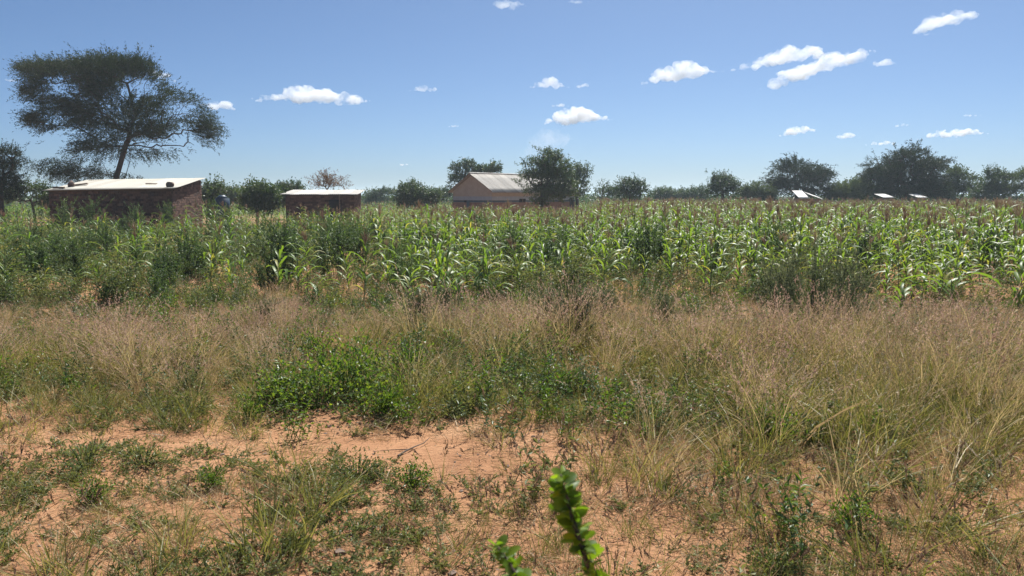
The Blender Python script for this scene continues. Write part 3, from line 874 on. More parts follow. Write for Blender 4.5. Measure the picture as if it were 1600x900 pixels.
tag(o, 'tangled green undergrowth covering the soil between the maize', 'undergrowth', kind='stuff')
fg = sow_field(16000, 40, lambda x, y: np.clip((fbm(x * 0.6, y * 0.6, 48, 3) - 0.36) * 5, 0.2, 1) * np.where(y < field_front(x) + 2.5, 1.0, np.where(y < 24, 0.5, 0.2)))
ngr = len(fg)
o = scatter('field_grass', fg, rng.uniform(0, 6.28, ngr), rng.uniform(0.4, 0.9, ngr), rng.integers(0, 6, ngr), [tuft_gold(0), tuft_olive(1), tuft_tall(0), tuft_gold(1), tuft_olive(2), tuft_short(1)], rng.normal(0, 0.12, (ngr, 2)))
tag(o, 'dry and green grass growing through the front of the maize field', 'grass', kind='stuff')

# hand placed plants at the field edge that one can point to
HERO = [
    (1488, 492, 9, 1.55, 'bright yellow-green young maize with broad splayed leaves at the field edge, near the grey thicket'),
    (482, 462, 3, 0.92, 'dense dark green maize clump standing alone at the edge, sun glints on its leaves'),
    (468, 458, 5, 1.05, 'maize just left of the lone dense clump at the field edge'),
    (1590, 494, 7, 1.05, 'maize at the right border of the photo, foremost of its row'),
    (12, 468, 5, 1.15, 'tall maize at the left border of the photo, foremost of its row'),
    (700, 458, 7, 1.1, 'low maize with arched leaves beside dry dark sticks'),
    (618, 448, 6, 1.0, 'half-grown maize to the right of the bare soil gap'),
    (942, 476, 5, 1.1, 'foremost maize in the middle of the field, before the taller rows'),
    (1110, 474, 6, 1.05, 'foremost maize to the left of the grey thicket'),
    (1326, 476, 8, 1.1, 'leafy maize just right of the grey thicket'),
    (200, 468, 8, 1.15, 'foremost half-grown maize at left with a long arching leaf'),
    (362, 462, 7, 0.95, 'small yellowish maize beside the green weed strip'),
    (1405, 500, 10, 1.2, 'small pale yellow maize sprouting from the dry grass'),
]
hero_xy = []
for px, py, k, s, lab in HERO:
    g = G(px, py); hero_xy.append((g.x, g.y))
    maize_thing(k, g.x, g.y, rng.uniform(0, 6.28), s, lab, 'maize plants in the field')

# the rows: every plant that shows large is a thing of its own, the rest of the crop is one mass
us, vs_ = [], []
u_all = np.arange(-130, 130) * ROW_GAP
cand = []
for u in u_all:
    v = np.arange(10, 125, 0.36) + rng.uniform(0, 0.3)
    n = len(v)
    uu = u + rng.normal(0, 0.07, n); vv = v + rng.normal(0, 0.07, n)
    c, s = math.cos(ROW_DIR), math.sin(ROW_DIR)
    x = uu * c + vv * s; y = -uu * s + vv * c
    cand.append(np.stack([x, y], 1))
cand = np.concatenate(cand)
x, y = cand[:, 0], cand[:, 1]
SHED_C = (P(190, 305, 48).x, 48.0)
keep = (y > field_front(x) + 0.2) & (y < 108) & (np.abs(x) < 0.72 * y + 2.5)
keep &= ~((x > P(60, 305, 46).x) & (x < P(335, 305, 46).x) & (y > 43.2) & (y < 53))
keep &= ~((x > P(425, 305, 58).x) & (x < P(570, 305, 58).x) & (y > 55.2) & (y < 64))
keep &= ~((x > P(680, 305, 76).x) & (x < P(930, 305, 76).x) & (y > 69) & (y < 92))
pxc, pyc = proj(x, y)
gap = fbm(x * 0.35, y * 0.35, 55, 3)
leftness = np.clip((760 - pxc) / 400, 0, 1)
dens = np.clip(0.9 - 0.62 * leftness - np.clip((0.53 - gap) * 6, 0, 0.85) * (0.75 + 0.25 * leftness), 0.12, 1)
dens *= np.where(y > 60, 0.75, 1)
keep &= rng.uniform(0, 1, len(x)) < dens
x, y = x[keep], y[keep]
# taller to the right and away; stunted where the edge thins out
grow = np.clip(0.36 + 0.44 * np.clip((y - field_front(x)) / 7, 0, 1) + 0.16 * np.clip((proj(x, y)[0] - 500) / 500, -0.6, 1) + 0.3 * (fbm(x * 0.4, y * 0.4, 66, 3) - 0.5), 0.2, 1.1)
r = rng.uniform(-0.13, 0.13, len(x))
pick = np.where(grow + r > 0.78, rng.integers(0, 5, len(x)), np.where(grow + r > 0.52, rng.integers(5, 9, len(x)), rng.integers(7, 11, len(x))))
size = rng.uniform(0.78, 1.12, len(x)) * (0.78 + 0.42 * fbm(x * 0.3, y * 0.3, 88, 3)) * np.where((y > 28) & (proj(x, y)[0] > 400) & (proj(x, y)[0] < 930), 0.84, 1.0)
inview = (np.abs(proj(x, y)[0] - 800) < 840)
dist = np.where(inview, np.hypot(x, y), 1e6)
order = np.argsort(dist)
near_i = order[:287]
mask = np.zeros(len(x), bool); mask[near_i] = True
for i in near_i:
    maize_thing(int(pick[i]), float(x[i]), float(y[i]), rng.uniform(0, 6.28), float(size[i]), 'maize plant growing among many alike in the front rows of the field', 'maize plants in the field')
far = ~mask
xf, yf = x[far], y[far]
nf = len(xf)
crop = scatter('maize_crop', np.stack([xf, yf, ground_h(xf, yf)], 1), rng.uniform(0, 6.28, nf), size[far] * 1.0, pick[far], JOINED, rng.normal(0, 0.09, (nf, 2)))
tag(crop, 'mass of maize with brown tassels filling the field behind the front rows', 'maize', kind='stuff')

# ------------------------------------------------------------------ weeds and shrubs made of stems and leaves
def shrub_meshes(n_stem, H, spread, leaf_n, leaf_l, leaf_w, lmat, smat, upright=1.0, branch=2, droop=0.0, fill=0.15, foot=0.05):
    a, b = MB(), MB()
    for i in range(n_stem):
        an = rng.uniform(0, 6.28); rr = abs(rng.normal(0, 0.5))
        h = H * rng.uniform(0.6, 1.05)
        tip = np.array([math.cos(an) * rr * spread, math.sin(an) * rr * spread, h * max(0.25, (1 - 0.25 * rr * rr) if upright > 0.7 else math.sqrt(max(0.05, 1 - min(1, rr * 0.85) ** 2)))])
        base = np.array([math.cos(an) * foot * rr * 2, math.sin(an) * foot * rr * 2, -0.03])
        midp = base * 0.45 + tip * 0.55 + rng.normal(0, 0.05 * H, 3); midp[2] += 0.08 * H
        chains = [(base, midp, tip)]
        for k in range(branch):
            t = rng.uniform(0.3, 0.8)
            s0 = base + (midp - base) * t * 1.0 if t < 0.5 else midp + (tip - midp) * (t - 0.5) * 2
            e = s0 + (tip - base) * rng.uniform(0.2, 0.4) + rng.normal(0, 0.16 * H, 3)
            e[2] = max(e[2], 0.05)
            chains.append((s0, (s0 + e) / 2 + rng.normal(0, 0.02, 3), e))
        for j, (p, q, e) in enumerate(chains):
            rad = 0.006 * (H + 0.3) * (1 if j == 0 else 0.55)
            a.tube([p, q, e], [rad, rad * 0.7, rad * 0.25], 4, False)
            m = leaf_n if j == 0 else int(leaf_n * 0.55)
            t = rng.uniform(fill, 1.03, m)[:, None]
            c = (1 - t) ** 2 * p + 2 * t * (1 - t) * q + t * t * e
            axis_ = unit(np.tile(e - p, (m, 1)))
            ld = rng.normal(0, 0.8, (m, 3)) + axis_ * 0.9; ld[:, 2] -= droop
            leaf_quads(b, c, ld, np.tile([[0, 0, 1.0]], (m, 1)) + rng.normal(0, 0.6, (m, 3)), leaf_l * rng.uniform(0.55, 1.2, m), leaf_w * rng.uniform(0.7, 1.2, m), 0.1)
    return a.mesh('stem', smat), b.mesh('leaves', lmat)

def shrub_thing(name, ms, loc, rz, s, label, cat, group=None, leaf_name='leaves'):
    o = empty(name, loc, rz)
    o.scale = s if hasattr(s, '__len__') else (s, s, s)
    put('stem', ms[0], o); put(leaf_name, ms[1], o)
    tag(o, label, cat, group)
    return o

GREY = [shrub_meshes(44, 1.35, 1.15, 38, 0.075, 0.012, M['grey_weed'], M['stem_green'], 1.0, 3, foot=0.4), shrub_meshes(24, 1.0, 0.6, 42, 0.07, 0.011, M['grey_weed'], M['stem_green'], 1.0, 2, foot=0.2)]
DARKW = [shrub_meshes(18, 1.1, 0.6, 50, 0.06, 0.024, M['dark_weed'], M['stem_green'], 0.9, 3), shrub_meshes(14, 0.85, 0.7, 50, 0.055, 0.026, M['dark_weed'], M['stem_green'], 0.6, 3), shrub_meshes(16, 1.35, 0.5, 52, 0.06, 0.024, M['dark_weed'], M['stem_green'], 1.0, 3)]
g = G(1268, 522)
shrub_thing('tall_weed', GREY[0], g, 0.4, (0.95, 0.8, 1.12), 'tall dense grey-green weed thicket at the maize edge, largest of the weeds', 'weed', 'tall weeds at the field edge')
for px, py, k, s, lab in [(1215, 505, 1, 1.15, 'grey-green weed leaning against the left side of the tall thicket'), (1330, 505, 1, 1.1, 'grey-green weed against the right side of the tall thicket'),
                         (900, 545, 1, 1.05, 'dark grey feathery weed rising from the dry grass below the field middle'), (860, 520, 1, 0.85, 'smaller grey weed left behind the feathery one in dry grass'),
                         (655, 520, 1, 0.8, 'thin grey weed behind the bright green bush'), (700, 505, 1, 0.75, 'thin grey weed beside the crossed dry sticks'), (1040, 520, 1, 0.7, 'low grey weed in dry grass halfway to the tall thicket'), (420, 520, 1, 0.6, 'low grey weed in dry grass above the bright green bush at left'),
                         (950, 515, 1, 0.8, 'grey weed at right behind the feathery one in dry grass')]:
    shrub_thing('tall_weed', GREY[k], G(px, py), rng.uniform(0, 6), s, lab, 'weed', 'tall weeds at the field edge')

# weeds between the rows, thickest in a strip running away on the left
wl_ = []
for t in np.linspace(0, 1, 15):
    wl_.append((250 + 130 * t + rng.normal(0, 9), 476 - 112 * t, 1))
for px, py in [(30, 420), (90, 432), (140, 415), (60, 400), (190, 400), (240, 385), (150, 392), (310, 400), (430, 430), (455, 400), (520, 410), (545, 395), (585, 395), (655, 405), (780, 420), (830, 440), (760, 445),
               (640, 465), (980, 420), (1010, 440), (1000, 410), (1030, 425), (1180, 440), (1240, 420), (1290, 410), (120, 455), (60, 465), (420, 455), (880, 455), (330, 385), (410, 380), (20, 450), (215, 440), (560, 430)]:
    wl_.append((px, py, rng.integers(0, 3)))
for _ in range(58):                                   # patches of weeds anywhere among the maize
    wl_.append((rng.uniform(20, 1590), 305 + 2760 / rng.uniform(18, 34), rng.integers(0, 3)))
for px, py, k in wl_:
    g = G(px, py)
    shrub_thing('field_weed', DARKW[int(k)], g, rng.uniform(0, 6), rng.uniform(0.75, 1.3), 'bushy dark green weed growing between the maize rows', 'weed', 'bushy weeds between the maize rows')
for px, py, k, s, lab in [(105, 372, 2, 1.55, 'tall leafy weed with pale tips before the left end of the brick shed'), (145, 374, 2, 1.6, 'leafy weed bush rising in front of the brick shed wall, left of middle'),
                         (215, 370, 2, 1.35, 'leafy weed bush before the middle of the brick shed wall'), (262, 368, 0, 1.6, 'leafy weed bush in front of the brick shed corner'),
                         (334, 366, 0, 1.7, 'leafy weed bush before the dark blue water tank, left one'), (356, 364, 2, 1.3, 'leafy weed bush before the dark blue water tank, right one')]:
    shrub_thing('field_weed', DARKW[k], G(px, py), rng.uniform(0, 6), s, lab, 'weed', 'bushy weeds by the brick shed')

# bright green bush beside the footpath
def dome_bush(n_stem, rx, h, leaves, ll, lw, lmat, smat):
    """a sprawling bush: arched stems under a lumpy dome of leaves"""
    a, b = MB(), MB()
    lump = lambda q: 0.5 + 0.9 * fbm(q[:, 0] * 2.2 + 5, q[:, 1] * 2.2 + q[:, 2], 5, 2)
    d = rand_dirs(n_stem); d[:, 2] = np.abs(d[:, 2]) + 0.1; d = unit(d)
    e = d * np.array([rx, rx * 0.8, h]) * lump(d)[:, None]
    for q in e:
        a.tube([(0, 0, -0.03), q * 0.5 + np.array([0, 0, 0.12 * h]), q], [0.006, 0.004, 0.0015], 4, False)
    k = rng.integers(0, n_stem, leaves)
    t = 1 - rng.uniform(0, 1, leaves) ** 1.6 * 0.7
    c = e[k] * t[:, None] + rng.normal(0, 0.13 * rx, (leaves, 3)); c[:, 2] = np.maximum(c[:, 2], 0.015)
    ld = unit(c) * 0.7 + rng.normal(0, 0.75, (leaves, 3)); ld[:, 2] += 0.25
    leaf_quads(b, c, ld, np.tile([[0, 0, 1.0]], (leaves, 1)) + rng.normal(0, 0.7, (leaves, 3)), ll * rng.uniform(0.6, 1.25, leaves), lw * rng.uniform(0.7, 1.2, leaves), 0.12)
    return a.mesh('stem', smat), b.mesh('leaves', lmat)
BUSH = [dome_bush(46, 0.84, 0.42, 1500, 0.055, 0.032, M['bush_leaf'], M['stem_green']), dome_bush(60, 0.70, 0.42, 1700, 0.055, 0.032, M['bush_leaf'], M['stem_green'])]
shrub_thing('leafy_bush', BUSH[0], G(482, 652) + Vector((0.0, 0.4, 0)), 0.3, 1.0, 'bright green leafy bush sprawling beside the footpath', 'bush')
shrub_thing('leafy_bush', BUSH[1], G(570, 612), 2.1, (1.0, 0.9, 1.15), 'bright green leafy bush joined behind the sprawling one, half in dry grass', 'bush')
LOWB = [dome_bush(34, 0.32, 0.2, 620, 0.04, 0.016, M['weed'], M['stem_green']), dome_bush(26, 0.22, 0.26, 460, 0.042, 0.018, M['bush_leaf'], M['stem_green'])]
for px, py, k, s, lab in [
    (640, 770, 1, 0.8, 'small bright green weed with upright tip at the right end of the weed patch'),
    (560, 745, 0, 0.9, 'green weed tuft near the dark stick on the footpath'),
    (300, 640, 0, 1.1, 'low green weed at the far side of the footpath, left of the bush'),
    (390, 650, 1, 0.9, 'low leafy weed touching the left foot of the bright bush'),
    (130, 730, 0, 1.0, 'grey-green weed spreading on sand at the left below the footpath'),
    (225, 725, 0, 0.9, 'grey-green weed right beside the spreading one below the footpath'),
    (330, 760, 1, 0.7, 'yellow-green weed tuft in the middle of the left weed patch'),
    (140, 785, 1, 0.75, 'bright weed on the sand in the left foreground'),
    (1190, 690, 1, 1.25, 'upright pale green weed in the golden grass right of the middle'),
    (1215, 895, 0, 0.85, 'small leafy weed on bare sand at the bottom, right of middle'),
    (1335, 830, 1, 0.9, 'green weed among pale grass in the right foreground'),
    (720, 645, 0, 1.1, 'dull green weed right of the bright bush at the footpath edge'),
    (880, 615, 1, 1.2, 'light green weed in the grass below the feathery grey one'),
    (1010, 660, 0, 1.2, 'dull green weed where the footpath ends in grass'),
    (425, 632, 1, 1.5, 'bright green weed growing out of the left flank of the sprawling bush'),
    (600, 645, 1, 1.3, 'bright green weed at the right foot of the sprawling bush'),
    (648, 588, 1, 1.6, 'bright green weed in tall grass to the right of the sprawling bush'),
    (500, 560, 1, 1.5, 'bright green weed in dry grass just behind the sprawling bush'),
    (740, 640, 0, 0.9, 'low weed at the footpath edge beneath the field middle')]:
    shrub_thing('leafy_weed', LOWB[k], G(px, py), rng.uniform(0, 6), s, lab, 'weed', 'leafy weeds near the footpath')

# dry sticks
def stick(name, pts, r0, label, forks=()):
    mb = MB()
    n = len(pts)
    mb.tube(pts, [r0 * (1 - 0.75 * i / (n - 1)) for i in range(n)], 5)
    for f in forks: mb.tube(f, [r0 * 0.5, r0 * 0.35, r0 * 0.15], 4)
    o = mb.build(name, M['twig'])
    tag(o, label, 'stick')
    return o
def bend(a, b, n=5, j=0.03):
    a, b = Vector(a), Vector(b)
    return [a.lerp(b, i / (n - 1)) + Vector(rng.normal(0, j if 0 < i < n - 1 else 0, 3)) for i in range(n)]
g1, g2 = G(622, 712), G(668, 684)
stick('fallen_stick', bend(g1 + Vector((0, 0, 0.012)), g2 + Vector((0.02, 0, 0.06)), 5, 0.012), 0.011, 'dark dry stick lying across the sandy footpath', [bend(g1.lerp(g2, .4) + Vector((0, 0, .02)), g1 + Vector((-0.22, 0.1, 0.02)), 3, 0.01)])
for (a, b, d, lab, fk) in [((700, 500), (735, 432), 13.5, 'leaning dark dry stick in grass before the maize, crossed by another', [((725, 452), (765, 470))]),
                         ((740, 505), (712, 440), 13.5, 'dark dry stick crossing the leaning one before the maize', [((722, 462), (705, 450))]),
                         ((735, 503), (775, 468), 13.4, 'low slanting dry stick right of the crossed pair', []),
                         ((135, 470), (172, 418), 15.2, 'bare dry stick standing at the left maize edge', [((150, 450), (130, 440))]),
                         ((178, 478), (192, 452), 15.0, 'short bare stick just right of the one at the left maize edge', []),
                         ((1560, 522), (1510, 500), 13.0, 'dark slanting stick in the dry grass at the far right', [])]:
    p0, p1 = P(*a, d), P(*b, d + 0.2)
    p0.z = min(p0.z, 0.25)
    p0.z = 0.0
    stick('dry_stick', bend(p0, p1, 5, 0.03), 0.011, lab, [bend(P(*f0, d + 0.1), P(*f1, d + 0.1), 3, 0.01) for f0, f1 in fk])

# ------------------------------------------------------------------ trees
def grow_tree(base, pads, d, n_attr, spray_n, leaf_per, spray_len, leaf_l, leaf_w, trunk_r, lean_pt=None, style='acacia', depth=0.8, density_edge=0.6):
    """pads: crown lobes (px,py,rx,ry) in photo pixels at distance d. Returns trunk and crown meshes in local space of the base point."""
    m_per = d / FPX
    lob = [(np.array(P(px, py, d)), rx * m_per, ry * m_per) for px, py, rx, ry in pads]
    vol = np.array([rx * rx * ry for _, rx, ry in lob]); vol = vol ** 0.75; vol /= vol.sum()
    def sample(n, shell):
        k = rng.choice(len(lob), n, p=vol)
        q = rand_dirs(n) * (rng.uniform(0, 1, n) ** shell)[:, None]
        c = np.array([l[0] for l in lob])[k]
        rx = np.array([l[1] for l in lob])[k]; rz = np.array([l[2] for l in lob])[k]
        return c + q * np.stack([rx, rx * depth, rz], 1), q
    base = np.array(base, float)
    att, _ = sample(n_attr, 0.45)
    fork = np.array(lean_pt, float)
    nodes = [base + np.array([0, 0, -0.1]), base * 0.55 + fork * 0.45 + np.array([rng.normal(0, .05), 0, 0]), fork]
    par = [-1, 0, 1]
    plen = [0, np.linalg.norm(fork - base) * .5, np.linalg.norm(fork - base)]
    order = np.argsort(np.linalg.norm(att - fork, axis=1))
    for i in order:
        p = att[i]
        arr = np.array(nodes[2:]); pl = np.array(plen[2:])
        dd = np.linalg.norm(arr - p, axis=1)
        # prefer parents that lie nearer the trunk and below
        j = int(np.argmin(dd + 0.28 * pl + 0.5 * np.maximum(0, arr[:, 2] - p[2]))) + 2
        L = dd[j - 2]
        a = nodes[j]
        mid = (a + p) / 2 + rng.normal(0, 0.09 * L, 3) + np.array([0, 0, 0.10 * L])
        nodes.append(mid); par.append(j); plen.append(plen[j] + L / 2)
        nodes.append(p); par.append(len(nodes) - 2); plen.append(plen[j] + L)
    n = len(nodes)
    w = np.zeros(n)
    child = np.zeros(n, int)
    for i in range(n - 1, 0, -1):
        if child[i] == 0: w[i] += 1
        w[par[i]] += w[i]; child[par[i]] += 1
    rad = trunk_r * (w / w[0]) ** 0.46
    rad = np.maximum(rad, 0.008 * (d / 60))
    tb = MB()
    tb.tube([nodes[0] - base, nodes[1] - base, nodes[2] - base], [trunk_r * 1.25, trunk_r, trunk_r * 0.9], 8, False)
    for i in range(3, n):
        if child[i] == 0 or True:
            a, b = np.array(nodes[par[i]]) - base, np.array(nodes[i]) - base
            tb.tube([a, b], [min(rad[par[i]], rad[i] * 1.5), rad[i]], 5 if rad[i] > 0.04 else 3, False)
    # foliage: sprays around the branch ends
    cb = MB()
    arr = np.array(nodes[3:])
    pts, q = sample(int(spray_n * density_edge), 0.33)
    k = rng.integers(0, len(arr), spray_n - len(pts))
    pts2 = arr[k] + rng.normal(0, spray_len * 0.45, (len(k), 3))
    start = np.concatenate([pts, pts2])
    ns = len(start)
    # clumping: drop sprays in randomly chosen pockets
    pock = vnoise(start[:, 0] / (spray_len * 3.0) + start[:, 1] * 0.2, start[:, 2] / (spray_len * 0.95), 17)
    start = start[(pock + rng.uniform(-0.2, 0.2, ns)) > 0.36]
    ns = len(start)
    out = start - fork
    if style == 'acacia':
        dirs = unit(np.stack([out[:, 0], out[:, 1], out[:, 2] * 0.35], 1)) + rng.normal(0, 0.35, (ns, 3))
        low = np.clip((fork[2] + 2.0 - start[:, 2]) / 5, -0.2, 0.6)
        dirs[:, 2] += 0.05 - 0.45 * low + rng.normal(0, 0.1, ns)
    else:
        dirs = unit(out) * 0.7 + rng.normal(0, 0.7, (ns, 3)); dirs[:, 2] += 0.15
    dirs = unit(dirs)
    L = spray_len * rng.uniform(0.45, 1.25, ns)
    t = rng.uniform(0, 1, (ns, leaf_per))
    c = start[:, None, :] + dirs[:, None, :] * (t * L[:, None])[:, :, None]
    if style == 'acacia': c[:, :, 2] -= (t ** 2) * 0.22 * L[:, None]
    c = c + rng.normal(0, leaf_l * 0.35, c.shape)
    ld = dirs[:, None, :] * (1.2 if style == 'acacia' else 0.4) + rng.normal(0, 0.55 if style == 'acacia' else 0.9, c.shape)
    c = c.reshape(-1, 3); ld = ld.reshape(-1, 3)
    m = len(c)
    leaf_quads(cb, c - base, ld, np.tile([[0, 0, 1.0]], (m, 1)) + rng.normal(0, 0.7, (m, 3)), leaf_l * rng.uniform(0.6, 1.4, m), leaf_w * rng.uniform(0.6, 1.3, m), 0.08)
    # the thin twigs that carry the sprays
    e = start + dirs * L[:, None]
    if style == 'acacia': e[:, 2] -= 0.22 * L
    leaf_quads(tb, start - base, e - start, rand_dirs(ns), np.linalg.norm(e - start, axis=1), 0.018 * d / 60, 0.0)
    return tb, cb

def tree_thing(name, label, px, d, pads, fork, n_attr=90, spray=900, per=14, slen=0.7, ll=0.12, lw=0.05, tr=0.22, style='acacia', leaf='acacia', group=None, depth=0.8, edge=0.6, cat='tree'):
    b = P(px, 305, d); b.z = float(ground_h(np.array([b.x]), np.array([d]))[0])
    tb, cb = grow_tree(b, pads, d, n_attr, spray, per, slen, ll, lw, tr, P(*fork, d), style, depth, edge)
    o = empty(name, b)
    tb.build('trunk', M['bark'], o)
    cb.build('crown', M[leaf], o)
    tag(o, label, cat, group)
    return o

tree_thing('acacia_tree', 'big umbrella acacia with leaning trunk towering behind the brick shed', 158, 60,
    [(130, 118, 92, 22), (115, 150, 72, 26), (185, 130, 70, 30), (85, 108, 50, 12), (150, 103, 62, 10), (208, 106, 30, 11), (62, 150, 26, 20), (62, 182, 20, 12), (320, 205, 20, 14), (200, 178, 85, 42), (262, 178, 62, 36), (285, 208, 46, 28), (105, 182, 58, 24), (180, 218, 56, 26), (92, 258, 40, 14), (135, 268, 50, 9),
     (240, 218, 60, 28), (62, 112, 34, 11), (305, 196, 32, 24), (75, 190, 32, 16), (205, 108, 30, 14), (150, 235, 40, 18), (200, 272, 22, 3)],
    (198, 222), 340, 12500, 15, 0.95, 0.14, 0.055, 0.21, 'acacia', 'acacia', depth=0.7, edge=0.75)
tree_thing('bushy_tree', 'dark round tree cut off by the left border of the photo', 2, 52, [(4, 262, 36, 30), (-20, 265, 40, 34), (12, 245, 22, 20), (8, 290, 28, 20)], (0, 285), 70, 2200, 14, 0.5, 0.09, 0.05, 0.16, 'broad', 'acacia')
SC = 'trees along the far side of the field'
tree_thing('acacia_tree', 'wide acacia, largest of the trees at right, spreading dark crown', 1418, 88,
    [(1418, 262, 48, 18), (1398, 252, 32, 12), (1447, 260, 28, 13), (1420, 240, 26, 8), (1384, 274, 34, 14), (1452, 278, 28, 13), (1418, 290, 46, 12), (1364, 258, 14, 6), (1472, 252, 12, 5), (1425, 232, 9, 4), (1395, 298, 36, 8), (1445, 298, 34, 8)],
    (1418, 288), 150, 5200, 13, 0.85, 0.19, 0.085, 0.34, 'acacia', 'acacia', SC)
tree_thing('acacia_tree', 'flat topped acacia left of the wide one, behind the small white roof', 1245, 98,
    [(1248, 272, 44, 16), (1235, 262, 22, 10), (1270, 275, 28, 13), (1215, 285, 24, 14), (1250, 292, 44, 12), (1232, 256, 8, 6)], (1246, 292), 110, 3000, 12, 1.0, 0.19, 0.09, 0.28, 'acacia', 'acacia', SC)
tree_thing('round_tree', 'dense dark round tree standing alone between the low scrub and the flat acacia', 1129, 92, [(1129, 290, 24, 16), (1124, 282, 14, 9), (1140, 296, 18, 14), (1115, 300, 14, 10)], (1129, 298), 50, 800, 14, 0.8, 0.16, 0.10, 0.2, 'broad', 'tree_leaf', SC, edge=0.8)
tree_thing('broad_tree', 'small broad tree with layered leaves right of the house, before the open sky', 985, 85, [(985, 288, 20, 8), (978, 294, 18, 9), (998, 296, 14, 9), (985, 302, 20, 8)], (985, 300), 40, 420, 13, 0.7, 0.18, 0.11, 0.14, 'broad', 'tree_leaf', SC)
tree_thing('house_tree', 'leafy tree in front of the tan house, hiding its right part', 848, 70,
    [(858, 262, 34, 20), (840, 280, 34, 22), (868, 285, 36, 24), (855, 300, 38, 18), (862, 246, 20, 10), (838, 252, 12, 7), (818, 255, 12, 7), (825, 270, 16, 10), (880, 265, 14, 14)],
    (848, 300), 120, 2300, 14, 0.6, 0.14, 0.09, 0.2, 'broad', 'tree_leaf', 'trees around the house', edge=0.7)
tree_thing('house_tree', 'dark tree behind the right end of the tan house', 902, 88, [(905, 275, 18, 16), (898, 292, 22, 16), (912, 266, 10, 8), (893, 305, 20, 12)], (902, 298), 50, 620, 13, 0.7, 0.18, 0.12, 0.18, 'broad', 'tree_leaf', 'trees around the house')
tree_thing('house_tree', 'dark tree with tiered boughs behind the gable of the tan house', 735, 92, [(712, 268, 10, 12), (722, 258, 13, 6), (738, 262, 12, 7), (752, 268, 12, 7), (772, 262, 11, 7), (716, 282, 14, 8), (706, 292, 7, 6), (733, 280, 22, 12), (764, 268, 14, 6), (734, 255, 5, 4)],
    (735, 292), 80, 900, 13, 0.65, 0.18, 0.12, 0.22, 'broad', 'tree_leaf', 'trees around the house', edge=0.8)
tree_thing('withered_tree', 'thin withered brownish tree behind the small dark shed', 512, 70, [(505, 285, 12, 12), (520, 286, 14, 11), (495, 290, 8, 8), (537, 291, 8, 6), (508, 276, 8, 5)], (512, 299), 60, 330, 8, 0.6, 0.15, 0.06, 0.07, 'broad', 'dry_leaf_tree', edge=0.3)
tree_thing('sparse_sapling', 'sparse sapling with few leaves right of the house trees', 940, 80, [(936, 296, 9, 9), (946, 292, 10, 8), (950, 284, 5, 4)], (941, 303), 26, 60, 5, 0.5, 0.16, 0.08, 0.05, 'broad', 'tree_leaf', edge=0.2)

def scrub(label, px, d, pads, n, tr=0.1, leaf='tree_leaf', style='broad', ll=0.16, lw=0.10, grp='scrub along the far side of the field', name='scrub_bush'):
    fx = pads[0][0]
    pads = pads + [(q[0] + rng.uniform(-5, 5), q[1] + 9, q[2] * 0.75, q[3] * 0.8) for q in pads]
    return tree_thing(name, label, px, d, pads, (fx, max(p[1] for p in pads) + 3), 36, int(n * 2.6), 13, 0.8, ll * 1.15, lw * 1.1, tr, style, leaf, grp, edge=0.85, cat='bush')
scrub('rounded dark bush between the small dark shed and the house', 650, 78, [(650, 305, 34, 12), (645, 299, 22, 8), (668, 306, 20, 10)], 900)
scrub('sunlit green bush by the small dark shed, at its left', 400, 58, [(400, 304, 26, 14), (388, 308, 22, 12), (412, 308, 20, 12)], 620)
scrub('green bush next to the right wall of the brick shed', 345, 62, [(345, 305, 26, 12), (332, 302, 14, 8), (362, 303, 16, 9)], 620)
scrub('low bush peeping over the left end of the small dark shed', 455, 74, [(455, 297, 16, 6), (448, 302, 18, 8)], 260)
scrub('low dark bush between the left border tree and the brick shed', 52, 66, [(50, 304, 30, 11), (70, 306, 22, 10), (30, 306, 20, 10)], 520)
scrub('pale green scrub at left foot of the flat topped acacia', 1180, 96, [(1178, 298, 16, 10), (1195, 300, 18, 10), (1165, 302, 14, 8)], 420, leaf='pale_acacia', style='acacia')
scrub('pale scrub between the flat topped acacia and the wide one', 1320, 96, [(1322, 298, 26, 10), (1340, 290, 18, 8), (1345, 278, 16, 6), (1305, 302, 16, 8), (1360, 300, 20, 10)], 800, leaf='pale_acacia', style='acacia')
scrub('pale green scrub touching the right side of the wide acacia', 1505, 98, [(1500, 285, 22, 16), (1520, 292, 24, 14), (1495, 272, 14, 8), (1485, 300, 22, 10)], 820, leaf='pale_acacia', style='acacia')
scrub('dense scrub second from the right border', 1560, 94, [(1560, 288, 30, 18), (1552, 272, 12, 8), (1575, 292, 24, 16), (1540, 300, 22, 10)], 950, leaf='tree_leaf')
scrub('dense scrub cut off by the right border of the photo', 1612, 92, [(1608, 285, 26, 18), (1625, 290, 30, 20), (1592, 298, 22, 12)], 800, leaf='pale_acacia', style='acacia')
scrub('low far scrub right of the small broad tree', 1040, 125, [(1035, 302, 18, 6), (1050, 304, 20, 5)], 330)
scrub('low far scrub before the lone round tree', 1080, 125, [(1078, 303, 24, 5), (1095, 300, 14, 6)], 330)
scrub('low far scrub below the sparse sapling', 948, 110, [(948, 303, 20, 7), (965, 304, 16, 6)], 300)
scrub('low far scrub between the small dark shed and the rounded bush', 590, 120, [(585, 303, 16, 5), (605, 302, 18, 5)], 280)
scrub('low far scrub left of the house', 693, 115, [(690, 302, 14, 6), (700, 304, 16, 6)], 240)
scrub('low scrub behind the green bush at the brick shed', 372, 90, [(370, 302, 22, 7), (350, 304, 18, 6)], 300)

